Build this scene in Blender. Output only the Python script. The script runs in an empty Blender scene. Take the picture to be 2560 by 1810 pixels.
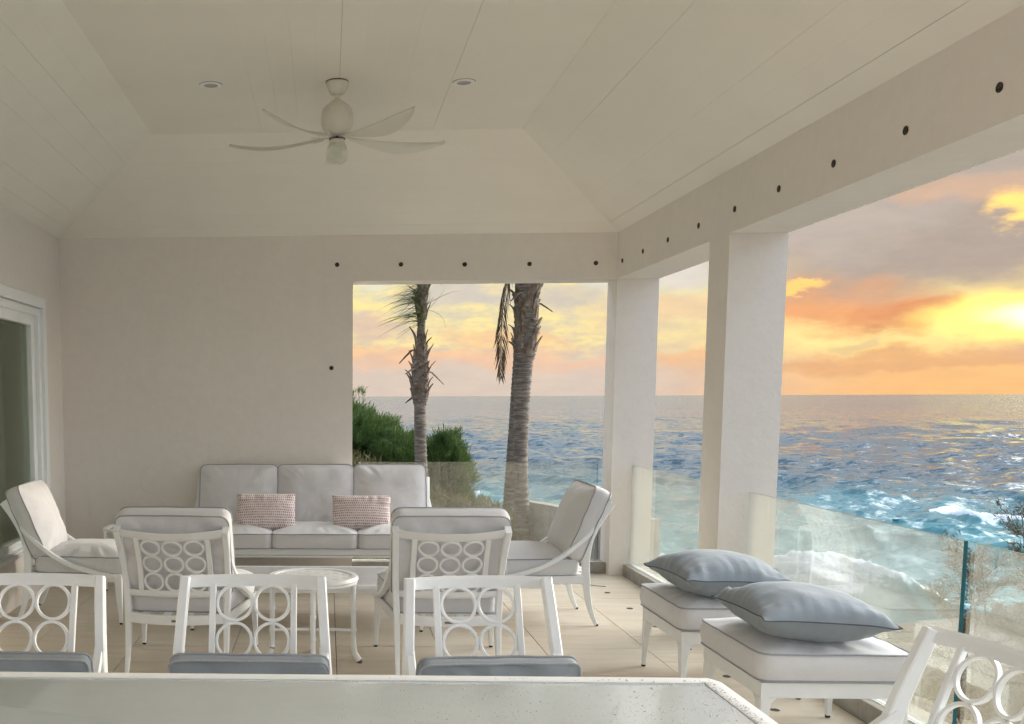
import bpy, math, random
import numpy as np
from mathutils import Vector, Matrix, Euler, noise

random.seed(7)
rng = np.random.default_rng(7)
S = bpy.context.scene
COL = S.collection
PI = math.pi

# ------------------------------------------------------------------ camera
cam_d = bpy.data.cameras.new('camera')
cam = bpy.data.objects.new('camera', cam_d)
COL.objects.link(cam)
S.camera = cam
PITCH, YAW, ROLL = math.radians(5.874), math.radians(-2.707), math.radians(0.2145)
cy, sy, cp, sp = math.cos(YAW), math.sin(YAW), math.cos(PITCH), math.sin(PITCH)
_r = Vector((cy, -sy, 0)); _f = Vector((sy * cp, cy * cp, -sp)); _d = -_r.cross(_f)
_r2 = math.cos(ROLL) * _r + math.sin(ROLL) * _d
_d2 = -math.sin(ROLL) * _r + math.cos(ROLL) * _d
M = Matrix.Identity(4)
for i in range(3):
    M[i][0] = _r2[i]; M[i][1] = -_d2[i]; M[i][2] = -_f[i]
M[2][3] = 1.6
cam.matrix_world = M
cam_d.sensor_width = 36.0
cam_d.sensor_fit = 'HORIZONTAL'
cam_d.lens = 36.0
cam_d.shift_x = (1280 - 696.41) / 2560
cam_d.shift_y = (1254.96 - 905) / 2560
cam_d.clip_start = 0.05
cam_d.clip_end = 60000

# ------------------------------------------------------------------ view / render
S.view_settings.view_transform = 'Standard'
S.view_settings.look = 'None'
S.view_settings.exposure = 1.66
S.view_settings.gamma = 1.0
S.view_settings.use_curve_mapping = False
S.cycles.max_bounces = 8
S.cycles.diffuse_bounces = 5
S.cycles.use_adaptive_sampling = True
S.cycles.adaptive_threshold = 0.035
S.cycles.glossy_bounces = 3
S.cycles.transparent_max_bounces = 12
S.cycles.transmission_bounces = 6
S.cycles.sample_clamp_indirect = 6.0
S.cycles.use_denoising = True

# ------------------------------------------------------------------ node helpers
class NT:
    def __init__(s, tree):
        s.t = tree; s.t.nodes.clear()
    def n(s, typ, ins=None, **props):
        nd = s.t.nodes.new(typ)
        for k, v in props.items():
            setattr(nd, k, v)
        if ins:
            for k, v in ins.items():
                s.put(nd.inputs[k], v)
        return nd
    def put(s, sock, v):
        if isinstance(v, bpy.types.NodeSocket):
            s.t.links.new(v, sock)
        elif isinstance(v, bpy.types.Node):
            s.t.links.new(v.outputs[0], sock)
        elif isinstance(v, (tuple, list)) and len(v) == 3 and len(sock.default_value) == 4:
            sock.default_value = (*v, 1)
        else:
            sock.default_value = v
    def m(s, op, a, b=None, c=None, clamp=False):
        nd = s.t.nodes.new('ShaderNodeMath'); nd.operation = op; nd.use_clamp = clamp
        s.put(nd.inputs[0], a)
        if b is not None: s.put(nd.inputs[1], b)
        if c is not None: s.put(nd.inputs[2], c)
        return nd.outputs[0]
    def mix(s, f, a, b, blend='MIX'):
        nd = s.t.nodes.new('ShaderNodeMix'); nd.data_type = 'RGBA'; nd.blend_type = blend
        s.put(nd.inputs[0], f); s.put(nd.inputs[6], a); s.put(nd.inputs[7], b)
        return nd.outputs[2]
    def ss(s, x, e0, e1):
        nd = s.t.nodes.new('ShaderNodeMapRange'); nd.interpolation_type = 'SMOOTHSTEP'
        s.put(nd.inputs[0], x); s.put(nd.inputs[1], e0); s.put(nd.inputs[2], e1)
        nd.inputs[3].default_value = 0; nd.inputs[4].default_value = 1
        return nd.outputs[0]
    def ramp(s, x, stops):
        nd = s.t.nodes.new('ShaderNodeValToRGB'); cr = nd.color_ramp
        while len(cr.elements) < len(stops): cr.elements.new(0.5)
        for e, (p, c) in zip(cr.elements, stops):
            e.position = p; e.color = (*c, 1)
        s.put(nd.inputs[0], x)
        return nd.outputs[0]
    def noise(s, vec, scale, detail=4, rough=0.5, dist=0.0):
        nd = s.n('ShaderNodeTexNoise', {'Scale': scale, 'Detail': detail, 'Roughness': rough, 'Distortion': dist})
        if vec is not None: s.put(nd.inputs['Vector'], vec)
        return nd.outputs['Fac']

# ------------------------------------------------------------------ sky
W = bpy.data.worlds.new('World'); S.world = W; W.use_nodes = True
SUN_AZ, SUN_EL = 60.0, 11.0
GLOW_AZ, GLOW_EL = 35.5, 3.5
def build_world():
    k = NT(W.node_tree)
    tc = k.n('ShaderNodeTexCoord').outputs['Generated']
    sep = k.n('ShaderNodeSeparateXYZ', {0: tc})
    x, y, z = sep.outputs
    u = k.m('MULTIPLY', k.m('ARCTAN2', x, y), 57.2958)
    v = k.m('MULTIPLY', k.m('ARCSINE', z), 57.2958)
    # warped copies for ragged cloud edges
    p1 = k.n('ShaderNodeCombineXYZ', {0: k.m('MULTIPLY', u, 0.24), 1: k.m('MULTIPLY', v, 0.55), 2: 3.1})
    nz = k.n('ShaderNodeTexNoise', {'Vector': p1.outputs[0], 'Scale': 1.0, 'Detail': 6, 'Roughness': 0.56})
    sc = k.n('ShaderNodeSeparateColor', {0: nz.outputs['Color']})
    uw = k.m('ADD', u, k.m('MULTIPLY', k.m('SUBTRACT', sc.outputs[0], 0.5), 9.0))
    vw = k.m('ADD', v, k.m('MULTIPLY', k.m('SUBTRACT', sc.outputs[1], 0.5), 3.6))
    p2 = k.n('ShaderNodeCombineXYZ', {0: k.m('MULTIPLY', u, 0.55), 1: k.m('MULTIPLY', v, 1.5), 2: 9.0})
    fine = k.noise(p2.outputs[0], 1.0, 5, 0.6)
    def blob(cu, cv, ru, rv, soft=0.35):
        a = k.m('DIVIDE', k.m('SUBTRACT', uw, cu), ru)
        b = k.m('DIVIDE', k.m('SUBTRACT', vw, cv), rv)
        d = k.m('SQRT', k.m('ADD', k.m('MULTIPLY', a, a), k.m('MULTIPLY', b, b)))
        return k.m('SUBTRACT', 1.0, k.ss(d, 1.0 - soft, 1.0 + soft))
    # nishita base
    sky = k.n('ShaderNodeTexSky', sky_type='NISHITA', sun_disc=False,
              sun_elevation=math.radians(SUN_EL), sun_rotation=math.radians(SUN_AZ), air_density=1.2, dust_density=2.0)
    nish = k.n('ShaderNodeMix', data_type='RGBA', blend_type='MULTIPLY')
    nish.inputs[0].default_value = 1; k.put(nish.inputs[6], sky.outputs[0]); nish.inputs[7].default_value = (0.10, 0.10, 0.10, 1)
    # angular distance from sunset azimuth
    daz = k.m('ABSOLUTE', k.m('SUBTRACT', u, GLOW_AZ))
    warm = k.m('SUBTRACT', 1.0, k.ss(daz, 8.0, 75.0))
    low_w = k.ramp(k.m('DIVIDE', v, 24.0, clamp=True), [(0.0, (1.0, 0.56, 0.23)), (0.055, (1.0, 0.58, 0.25)), (0.12, (1.05, 0.74, 0.27)), (0.2, (1.0, 0.76, 0.34)), (0.4, (0.66, 0.57, 0.48)), (1.0, (0.95, 0.92, 0.90))])
    low_c = k.ramp(k.m('DIVIDE', v, 24.0, clamp=True), [(0.0, (0.72, 0.58, 0.48)), (0.07, (0.74, 0.60, 0.49)), (0.13, (0.80, 0.66, 0.44)), (0.22, (0.80, 0.74, 0.50)), (0.4, (0.72, 0.70, 0.64)), (1.0, (1.0, 1.0, 1.02))])
    mid = k.m('SUBTRACT', 1.0, k.ss(daz, 6.0, 22.0))
    c = k.mix(mid, low_c, low_w)
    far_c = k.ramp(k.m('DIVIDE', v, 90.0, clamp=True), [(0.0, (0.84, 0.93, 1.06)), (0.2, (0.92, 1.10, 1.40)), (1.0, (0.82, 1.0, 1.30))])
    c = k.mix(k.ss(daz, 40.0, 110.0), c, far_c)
    # high veil of broken cloud all round
    pv = k.n('ShaderNodeCombineXYZ', {0: k.m('DIVIDE', x, k.m('ADD', k.m('MAXIMUM', z, 0.0), 0.15)), 1: k.m('DIVIDE', y, k.m('ADD', k.m('MAXIMUM', z, 0.0), 0.15)), 2: 0.0})
    cl = k.ss(k.noise(pv.outputs[0], 0.9, 4, 0.55), 0.42, 0.62)
    hi = k.ss(v, 6.0, 22.0)
    c = k.mix(k.m('MULTIPLY', hi, k.m('MULTIPLY', cl, 0.35)), c, (0.80, 0.78, 0.78))
    gap = k.m('MULTIPLY', k.m('SUBTRACT', 1.0, cl), k.m('MULTIPLY', k.ss(v, 10.0, 30.0), 0.35))
    c = k.mix(gap, c, nish.outputs[2])
    # ---- clouds of the western sky, from left to right
    pat = k.ss(fine, 0.36, 0.66)
    # left opening : pale yellow light with grey-pink cumulus
    lft = k.m('SUBTRACT', 1.0, k.ss(u, 14.0, 22.0))
    c = k.mix(k.m('MULTIPLY', k.m('MULTIPLY', lft, k.ss(v, 1.6, 2.8)), k.m('MULTIPLY', pat, k.m('SUBTRACT', 1.0, k.ss(v, 5.5, 8)))), c, (1.05, 0.85, 0.36))
    for (cu, cv, ru, rv, col, a) in [
        (7.0, 5.4, 3.4, 0.9, (0.66, 0.60, 0.54), 0.85), (1.5, 3.6, 3.0, 0.6, (0.76, 0.56, 0.44), 0.8), (13.0, 5.1, 2.6, 0.7, (0.68, 0.60, 0.50), 0.8),
        (0.5, 6.2, 2.0, 0.5, (0.86, 0.88, 0.72), 0.7),
        (9.5, 3.0, 3.0, 0.55, (0.97, 0.62, 0.34), 0.8),
        (3.0, 2.0, 5.5, 0.55, (0.96, 0.56, 0.34), 0.65), (11.0, 1.8, 6.0, 0.6, (0.93, 0.58, 0.38), 0.7),
        (6.0, 0.75, 12.0, 0.85, (0.74, 0.61, 0.50), 0.75),
        (18.0, 4.4, 2.6, 0.7, (0.92, 0.66, 0.40), 0.8), (17.0, 6.4, 3.0, 0.9, (0.80, 0.74, 0.68), 0.8), (19.5, 2.2, 2.5, 0.5, (0.94, 0.56, 0.30), 0.8),
        # right opening
        (27.0, 3.15, 7.0, 0.75, (1.15, 0.90, 0.36), 0.88),
        (25.0, 4.7, 3.8, 1.4, (0.95, 0.43, 0.19), 0.92), (28.6, 3.75, 2.6, 0.85, (0.80, 0.34, 0.16), 0.97),
        (29.5, 7.2, 8.5, 2.1, (0.48, 0.39, 0.33), 0.97), (24.0, 8.4, 5.0, 1.8, (0.58, 0.49, 0.42), 0.9), (33.0, 10.8, 8.0, 1.6, (0.50, 0.42, 0.35), 0.9),
        (41.0, 7.0, 5.5, 2.6, (0.58, 0.44, 0.36), 0.85),
        (32.6, 8.1, 1.7, 0.62, (1.4, 0.90, 0.26), 1.0), (30.8, 9.0, 2.6, 0.7, (0.80, 0.50, 0.32), 0.6), (24.2, 5.5, 1.1, 0.22, (1.25, 0.74, 0.22), 0.95),
        (26.3, 2.6, 1.3, 0.28, (0.80, 0.58, 0.30), 0.7),
        (30.0, 1.6, 9.0, 0.5, (0.84, 0.46, 0.22), 0.8), (40.0, 2.2, 8.0, 0.8, (0.80, 0.50, 0.32), 0.8)]:
        c = k.mix(k.m('MULTIPLY', blob(cu, cv, ru, rv, 0.5), a), c, col)
    # fine structure
    c = k.mix(k.m('MULTIPLY', k.m('SUBTRACT', 1.0, k.ss(v, 12, 30)), 0.35), c, k.mix(1.0, c, k.ramp(fine, [(0.3, (0.72, 0.74, 0.80)), (0.7, (1.0, 1.0, 1.0))]), 'MULTIPLY'))
    # sun behind thin cloud
    a = k.m('DIVIDE', k.m('SUBTRACT', k.m('ADD', k.m('MULTIPLY', uw, 0.45), k.m('MULTIPLY', u, 0.55)), GLOW_AZ), 6.6)
    b = k.m('DIVIDE', k.m('SUBTRACT', k.m('ADD', k.m('MULTIPLY', vw, 0.45), k.m('MULTIPLY', v, 0.55)), GLOW_EL), 1.15)
    d = k.m('SQRT', k.m('ADD', k.m('MULTIPLY', a, a), k.m('MULTIPLY', b, b)))
    c = k.mix(k.m('SUBTRACT', 1.0, k.ss(d, 0.6, 1.3)), c, (1.5, 1.2, 0.30))
    c = k.mix(k.m('SUBTRACT', 1.0, k.ss(d, 0.0, 0.8)), c, (2.4, 2.2, 1.3))
    # out-of-view sky toward the sea boosted to light the interior, landward sky dimmed
    fill_sky = k.m('MULTIPLY', k.ss(u, 38.0, 56.0), k.m('SUBTRACT', 1.0, k.ss(u, 74.0, 122.0)))
    lev = k.m('ADD', k.m('ADD', k.m('SUBTRACT', 0.335, k.m('MULTIPLY', k.ss(daz, 70.0, 130.0), 0.06)), k.m('MULTIPLY', fill_sky, 3.0)), k.m('MULTIPLY', k.ss(v, 12.0, 45.0), 0.12))
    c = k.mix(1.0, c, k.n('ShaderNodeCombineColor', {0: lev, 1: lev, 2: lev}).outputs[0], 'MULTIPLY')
    # below the horizon : what a dim sea would send up
    c = k.mix(k.m('SUBTRACT', 1.0, k.ss(v, -1.0, -0.05)), c, (0.20, 0.21, 0.22))
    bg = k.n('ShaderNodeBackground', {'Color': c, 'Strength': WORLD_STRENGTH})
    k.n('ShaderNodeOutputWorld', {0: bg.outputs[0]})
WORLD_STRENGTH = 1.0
build_world()

# ------------------------------------------------------------------ sun (behind thin cloud, near the horizon)
sl = bpy.data.lights.new('sun', 'SUN'); sl.energy = 0.65; sl.angle = math.radians(16); sl.color = (1.0, 0.86, 0.70)
so = bpy.data.objects.new('sun', sl); COL.objects.link(so)
_az, _el = math.radians(SUN_AZ), math.radians(SUN_EL)
_dir = Vector((math.sin(_az) * math.cos(_el), math.cos(_az) * math.cos(_el), math.sin(_el)))
so.rotation_euler = (-_dir).to_track_quat('-Z', 'Y').to_euler()

# ------------------------------------------------------------------ materials
MATS = {}
def mat(name, fn):
    m = bpy.data.materials.new(name); m.use_nodes = True
    k = NT(m.node_tree)
    sh = fn(k)
    k.n('ShaderNodeOutputMaterial', {0: sh if not isinstance(sh, bpy.types.Node) else sh.outputs[0]})
    MATS[name] = m
    return m
def obj_co(k): return k.n('ShaderNodeTexCoord').outputs['Object']
def bump(k, h, strength, dist=0.01, nrm=None):
    nd = k.n('ShaderNodeBump', {'Height': h, 'Strength': strength, 'Distance': dist})
    if nrm is not None: k.put(nd.inputs['Normal'], nrm)
    return nd.outputs[0]
def pbr(k, col, rough=0.5, normal=None, **kw):
    ins = {'Base Color': col, 'Roughness': rough}
    for a, b in kw.items(): ins[a.replace('_', ' ')] = b
    nd = k.n('ShaderNodeBsdfPrincipled', ins)
    if normal is not None: k.put(nd.inputs['Normal'], normal)
    return nd
def varied(k, base, amt, scale, co=None, detail=5):
    co = co or obj_co(k)
    n = k.noise(co, scale, detail, 0.6)
    lo = tuple(c * (1 - amt) for c in base); hi = tuple(min(1, c * (1 + amt)) for c in base)
    return k.ramp(n, [(0.3, lo), (0.7, hi)])

def f_plaster(base):
    def f(k):
        co = obj_co(k)
        c = k.mix(0.5, varied(k, base, 0.03, 1.3, co), varied(k, base, 0.04, 14, co))
        # faint streaks running down the wall
        mp = k.n('ShaderNodeMapping', {'Vector': co, 'Scale': (5, 5, 0.35)})
        st = k.ss(k.noise(mp.outputs[0], 1.6, 4, 0.6), 0.55, 0.8)
        c = k.mix(k.m('MULTIPLY', st, 0.12), c, tuple(x * 0.86 for x in base))
        vr = k.n('ShaderNodeTexVoronoi', {'Vector': k.n('ShaderNodeVectorMath', {0: co, 1: k.n('ShaderNodeVectorMath', {0: k.n('ShaderNodeTexNoise', {'Vector': co, 'Scale': 2.2, 'Detail': 5}).outputs['Color'], 1: (0.55, 0.55, 0.55)}, operation='MULTIPLY').outputs[0]}, operation='ADD').outputs[0], 'Scale': 0.8}, feature='DISTANCE_TO_EDGE')
        ck = k.m('MULTIPLY', k.m('SUBTRACT', 1.0, k.ss(vr.outputs['Distance'], 0.0, 0.004)), k.ss(k.noise(co, 1.1, 3), 0.56, 0.66))
        c = k.mix(k.m('MULTIPLY', ck, 0.35), c, tuple(x * 0.55 for x in base))
        b = bump(k, k.noise(co, 70, 3, 0.6), 0.22, 0.004)
        b = bump(k, k.noise(co, 22, 3, 0.6), 0.14, 0.006, b)
        b = bump(k, k.noise(co, 9, 3, 0.5), 0.35, 0.010, b)
        return pbr(k, c, 0.85, b)
    return f
mat('wall_paint', f_plaster((0.79, 0.742, 0.685)))
def f_ceil(k):
    co = obj_co(k)
    c = varied(k, (0.85, 0.82, 0.74), 0.02, 2.0, co)
    return pbr(k, c, 0.55, bump(k, k.noise(co, 25, 3, 0.5), 0.12, 0.004))
mat('ceiling_paint', f_ceil)
mat('joint_dark', lambda k: pbr(k, (0.10, 0.09, 0.08), 0.9))
def f_metal(k):
    co = obj_co(k)
    return pbr(k, varied(k, (0.86, 0.88, 0.885), 0.02, 12, co), 0.34, bump(k, k.noise(co, 60, 3, 0.5), 0.05, 0.003))
mat('white_metal', f_metal)
def f_fabric(base, nz=60):
    def f(k):
        co = obj_co(k)
        c = k.mix(0.5, varied(k, base, 0.05, 7, co), varied(k, base, 0.10, 260, co, 2))
        wr = k.noise(co, 5.0, 3, 0.5, 0.8)
        b = bump(k, wr, 0.28, 0.03)
        wv = k.n('ShaderNodeTexWave', {'Vector': co, 'Scale': 160.0, 'Distortion': 1.0}).outputs['Fac']
        b = bump(k, wv, 0.08, 0.002, b)
        return pbr(k, c, 0.92, b, Sheen_Weight=0.25, Sheen_Roughness=0.5)
    return f
mat('light_fabric', f_fabric((0.69, 0.685, 0.69)))
mat('blue_fabric', f_fabric((0.235, 0.272, 0.300)))
mat('piping', lambda k: pbr(k, varied(k, (0.34, 0.35, 0.375), 0.08, 80), 0.9))
def f_pink(k):
    co = obj_co(k)
    s = k.n('ShaderNodeSeparateXYZ', {0: co})
    wob = k.m('MULTIPLY', k.m('SUBTRACT', k.noise(co, 9, 2), 0.5), 0.012)
    row = k.m('DIVIDE', k.m('ADD', s.outputs[1], wob), 0.0215)
    ri = k.m('FLOOR', row)
    rf = k.m('SUBTRACT', k.m('FRACT', row), 0.5)
    colx = k.m('DIVIDE', k.m('ADD', s.outputs[0], k.m('MULTIPLY', k.m('SINE', k.m('MULTIPLY', ri, 7.3)), 0.008)), 0.0165)
    ci = k.m('FLOOR', colx)
    cf = k.m('SUBTRACT', k.m('FRACT', colx), 0.5)
    wn = k.n('ShaderNodeTexWhiteNoise', {'Vector': k.n('ShaderNodeCombineXYZ', {0: ci, 1: ri, 2: 0.0}).outputs[0]}).outputs['Value']
    rad = k.m('ADD', 0.20, k.m('MULTIPLY', wn, 0.14))
    d = k.m('SQRT', k.m('ADD', k.m('MULTIPLY', rf, rf), k.m('MULTIPLY', cf, cf)))
    dot = k.m('SUBTRACT', 1.0, k.ss(k.m('SUBTRACT', d, rad), -0.05, 0.06))
    c = k.mix(dot, (0.80, 0.70, 0.68), k.mix(wn, (0.27, 0.12, 0.13), (0.38, 0.22, 0.21)))
    return pbr(k, c, 0.9, bump(k, k.noise(co, 9, 4, 0.6), 0.5, 0.02), Sheen_Weight=0.2)
mat('pink_dotted', f_pink)
mat('foot_brown', lambda k: pbr(k, (0.16, 0.11, 0.075), 0.7))
mat('plug_brown', lambda k: pbr(k, (0.045, 0.032, 0.024), 0.4, None, Metallic=0.4))
mat('seam', lambda k: pbr(k, (0.075, 0.09, 0.115), 0.9))
mat('black_rubber', lambda k: pbr(k, varied(k, (0.02, 0.018, 0.018), 0.2, 30), 0.6))
def f_tile(k):
    geo = k.n('ShaderNodeNewGeometry').outputs['Position']
    rnd = k.n('ShaderNodeObjectInfo').outputs['Random']
    off = k.n('ShaderNodeCombineXYZ', {0: k.m('MULTIPLY', rnd, 37.0), 1: k.m('MULTIPLY', rnd, 17.0), 2: 0.0})
    co = k.n('ShaderNodeVectorMath', {0: geo, 1: off.outputs[0]}, operation='ADD').outputs[0]
    mp = k.n('ShaderNodeMapping', {'Vector': co, 'Scale': (1.2, 6.5, 1)})
    n1 = k.noise(mp.outputs[0], 1.7, 7, 0.62, 0.7)
    c = k.ramp(n1, [(0.28, (0.52, 0.44, 0.34)), (0.5, (0.60, 0.53, 0.435)), (0.75, (0.66, 0.60, 0.51))])
    mp2 = k.n('ShaderNodeMapping', {'Vector': co, 'Scale': (3.0, 16, 1)})
    n2 = k.noise(mp2.outputs[0], 2.5, 5, 0.7)
    vein = k.ss(n2, 0.60, 0.74)
    c = k.mix(k.m('MULTIPLY', vein, 0.5), c, (0.36, 0.25, 0.15))
    mp3 = k.n('ShaderNodeMapping', {'Vector': co, 'Scale': (7, 22, 1)})
    pit = k.ss(k.noise(mp3.outputs[0], 4, 3, 0.5), 0.70, 0.76)
    c = k.mix(k.m('MULTIPLY', pit, 0.55), c, (0.22, 0.15, 0.09))
    c = k.mix(k.m('MULTIPLY', k.m('SUBTRACT', rnd, 0.5), 0.35), c, (0.45, 0.35, 0.24))
    ro = k.m('ADD', 0.34, k.m('MULTIPLY', n1, 0.25))
    b = bump(k, k.m('SUBTRACT', n1, k.m('MULTIPLY', pit, 1.5)), 0.25, 0.004)
    return pbr(k, c, ro, b)
mat('travertine', f_tile)
def f_concrete(k):
    co = obj_co(k)
    n = k.noise(co, 5, 8, 0.65)
    c = k.ramp(n, [(0.3, (0.25, 0.235, 0.20)), (0.55, (0.36, 0.34, 0.30)), (0.75, (0.44, 0.42, 0.38))])
    mp = k.n('ShaderNodeMapping', {'Vector': co, 'Scale': (3, 3, 0.5)})
    st = k.ss(k.noise(mp.outputs[0], 3, 4, 0.6), 0.5, 0.75)
    c = k.mix(k.m('MULTIPLY', st, 0.4), c, (0.18, 0.17, 0.14))
    return pbr(k, c, 0.9, bump(k, n, 0.5, 0.01))
mat('concrete', f_concrete)
def f_pane(k):
    co = obj_co(k)
    geo = k.n('ShaderNodeNewGeometry').outputs['Position']
    mp = k.n('ShaderNodeMapping', {'Vector': geo, 'Scale': (2.0, 2.0, 1.2)})
    n = k.noise(mp.outputs[0], 1.6, 5, 0.6)
    mist = k.noise(geo, 55, 3, 0.6)
    drip = k.n('ShaderNodeMapping', {'Vector': geo, 'Scale': (30, 30, 1.2)})
    dn = k.ss(k.noise(drip.outputs[0], 1.3, 3, 0.5), 0.60, 0.66)
    sz = k.n('ShaderNodeSeparateXYZ', {0: geo}).outputs[2]
    topz = k.ss(sz, 0.70, 0.97)
    haze = k.m('ADD', 0.05, k.m('MULTIPLY', n, 0.09))
    haze = k.m('ADD', haze, k.m('MULTIPLY', k.m('SUBTRACT', mist, 0.5), 0.12))
    haze = k.m('SUBTRACT', haze, k.m('MULTIPLY', k.m('MULTIPLY', dn, topz), 0.10), clamp=True)
    tr = k.n('ShaderNodeBsdfTransparent', {0: (0.955, 0.975, 0.96)})
    gl = k.n('ShaderNodeBsdfGlossy', {'Color': (1, 1, 1), 'Roughness': 0.03})
    fr = k.n('ShaderNodeFresnel', {'IOR': 1.45})
    m1 = k.n('ShaderNodeMixShader', {0: k.m('MULTIPLY', fr.outputs[0], 0.4), 1: tr.outputs[0], 2: gl.outputs[0]})
    df = k.n('ShaderNodeBsdfDiffuse', {0: (0.72, 0.66, 0.53)})
    tl = k.n('ShaderNodeBsdfTranslucent', {0: (0.76, 0.70, 0.57)})
    m2 = k.n('ShaderNodeMixShader', {0: 0.6, 1: df.outputs[0], 2: tl.outputs[0]})
    return k.n('ShaderNodeMixShader', {0: haze, 1: m1.outputs[0], 2: m2.outputs[0]})
mat('railing_glass', f_pane)
mat('glass_edge', lambda k: pbr(k, (0.02, 0.12, 0.13), 0.12))
def f_clearglass(k):
    tr = k.n('ShaderNodeBsdfTransparent', {0: (0.95, 0.96, 0.94)})
    gl = k.n('ShaderNodeBsdfGlossy', {'Color': (1, 1, 1), 'Roughness': 0.05})
    fr = k.n('ShaderNodeLayerWeight', {'Blend': 0.25})
    return k.n('ShaderNodeMixShader', {0: k.m('MULTIPLY', fr.outputs['Facing'], 0.28), 1: tr.outputs[0], 2: gl.outputs[0]})
mat('clear_glass', f_clearglass)
def f_doorglass(k):
    tr = k.n('ShaderNodeBsdfTransparent', {0: (0.72, 0.75, 0.68)})
    gl = k.n('ShaderNodeBsdfGlossy', {'Color': (0.9, 0.95, 0.9), 'Roughness': 0.02})
    fr = k.n('ShaderNodeFresnel', {'IOR': 1.5})
    return k.n('ShaderNodeMixShader', {0: k.m('ADD', 0.06, k.m('MULTIPLY', fr.outputs[0], 0.5)), 1: tr.outputs[0], 2: gl.outputs[0]})
mat('door_glass', f_doorglass)
mat('curtain_cloth', lambda k: pbr(k, varied(k, (0.60, 0.61, 0.53), 0.06, 30), 0.95))
mat('droplet', lambda k: k.n('ShaderNodeMixShader', {0: 0.45, 1: k.n('ShaderNodeBsdfTranslucent', {0: (0.95, 0.93, 0.88)}).outputs[0], 2: k.n('ShaderNodeBsdfGlossy', {'Color': (1, 1, 1), 'Roughness': 0.12}).outputs[0]}))
def f_wetdrop(k):
    gl = k.n('ShaderNodeBsdfGlossy', {'Color': (1, 1, 1), 'Roughness': 0.06})
    df = k.n('ShaderNodeBsdfDiffuse', {0: (0.52, 0.54, 0.52)})
    fr = k.n('ShaderNodeFresnel', {'IOR': 1.4})
    return k.n('ShaderNodeMixShader', {0: k.m('ADD', 0.12, k.m('MULTIPLY', fr.outputs[0], 0.5), clamp=True), 1: df.outputs[0], 2: gl.outputs[0]})
mat('wet_drop', f_wetdrop)
def f_table(k):
    co = obj_co(k)
    n = k.noise(co, 110, 3, 0.6)
    c = varied(k, (0.48, 0.52, 0.52), 0.05, 3, co)
    b = bump(k, n, 0.12, 0.0015)
    b = bump(k, k.noise(co, 3, 2, 0.5), 0.05, 0.01, b)
    return pbr(k, c, 0.14, b, Coat_Weight=0.6, Coat_Roughness=0.05)
mat('table_glass', f_table)
def f_coffee(k):
    co = obj_co(k)
    n = k.noise(co, 75, 3, 0.6)
    return pbr(k, varied(k, (0.62, 0.64, 0.65), 0.05, 8, co), 0.13, bump(k, n, 0.45, 0.002), Coat_Weight=0.5)
mat('textured_glass', f_coffee)

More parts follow.
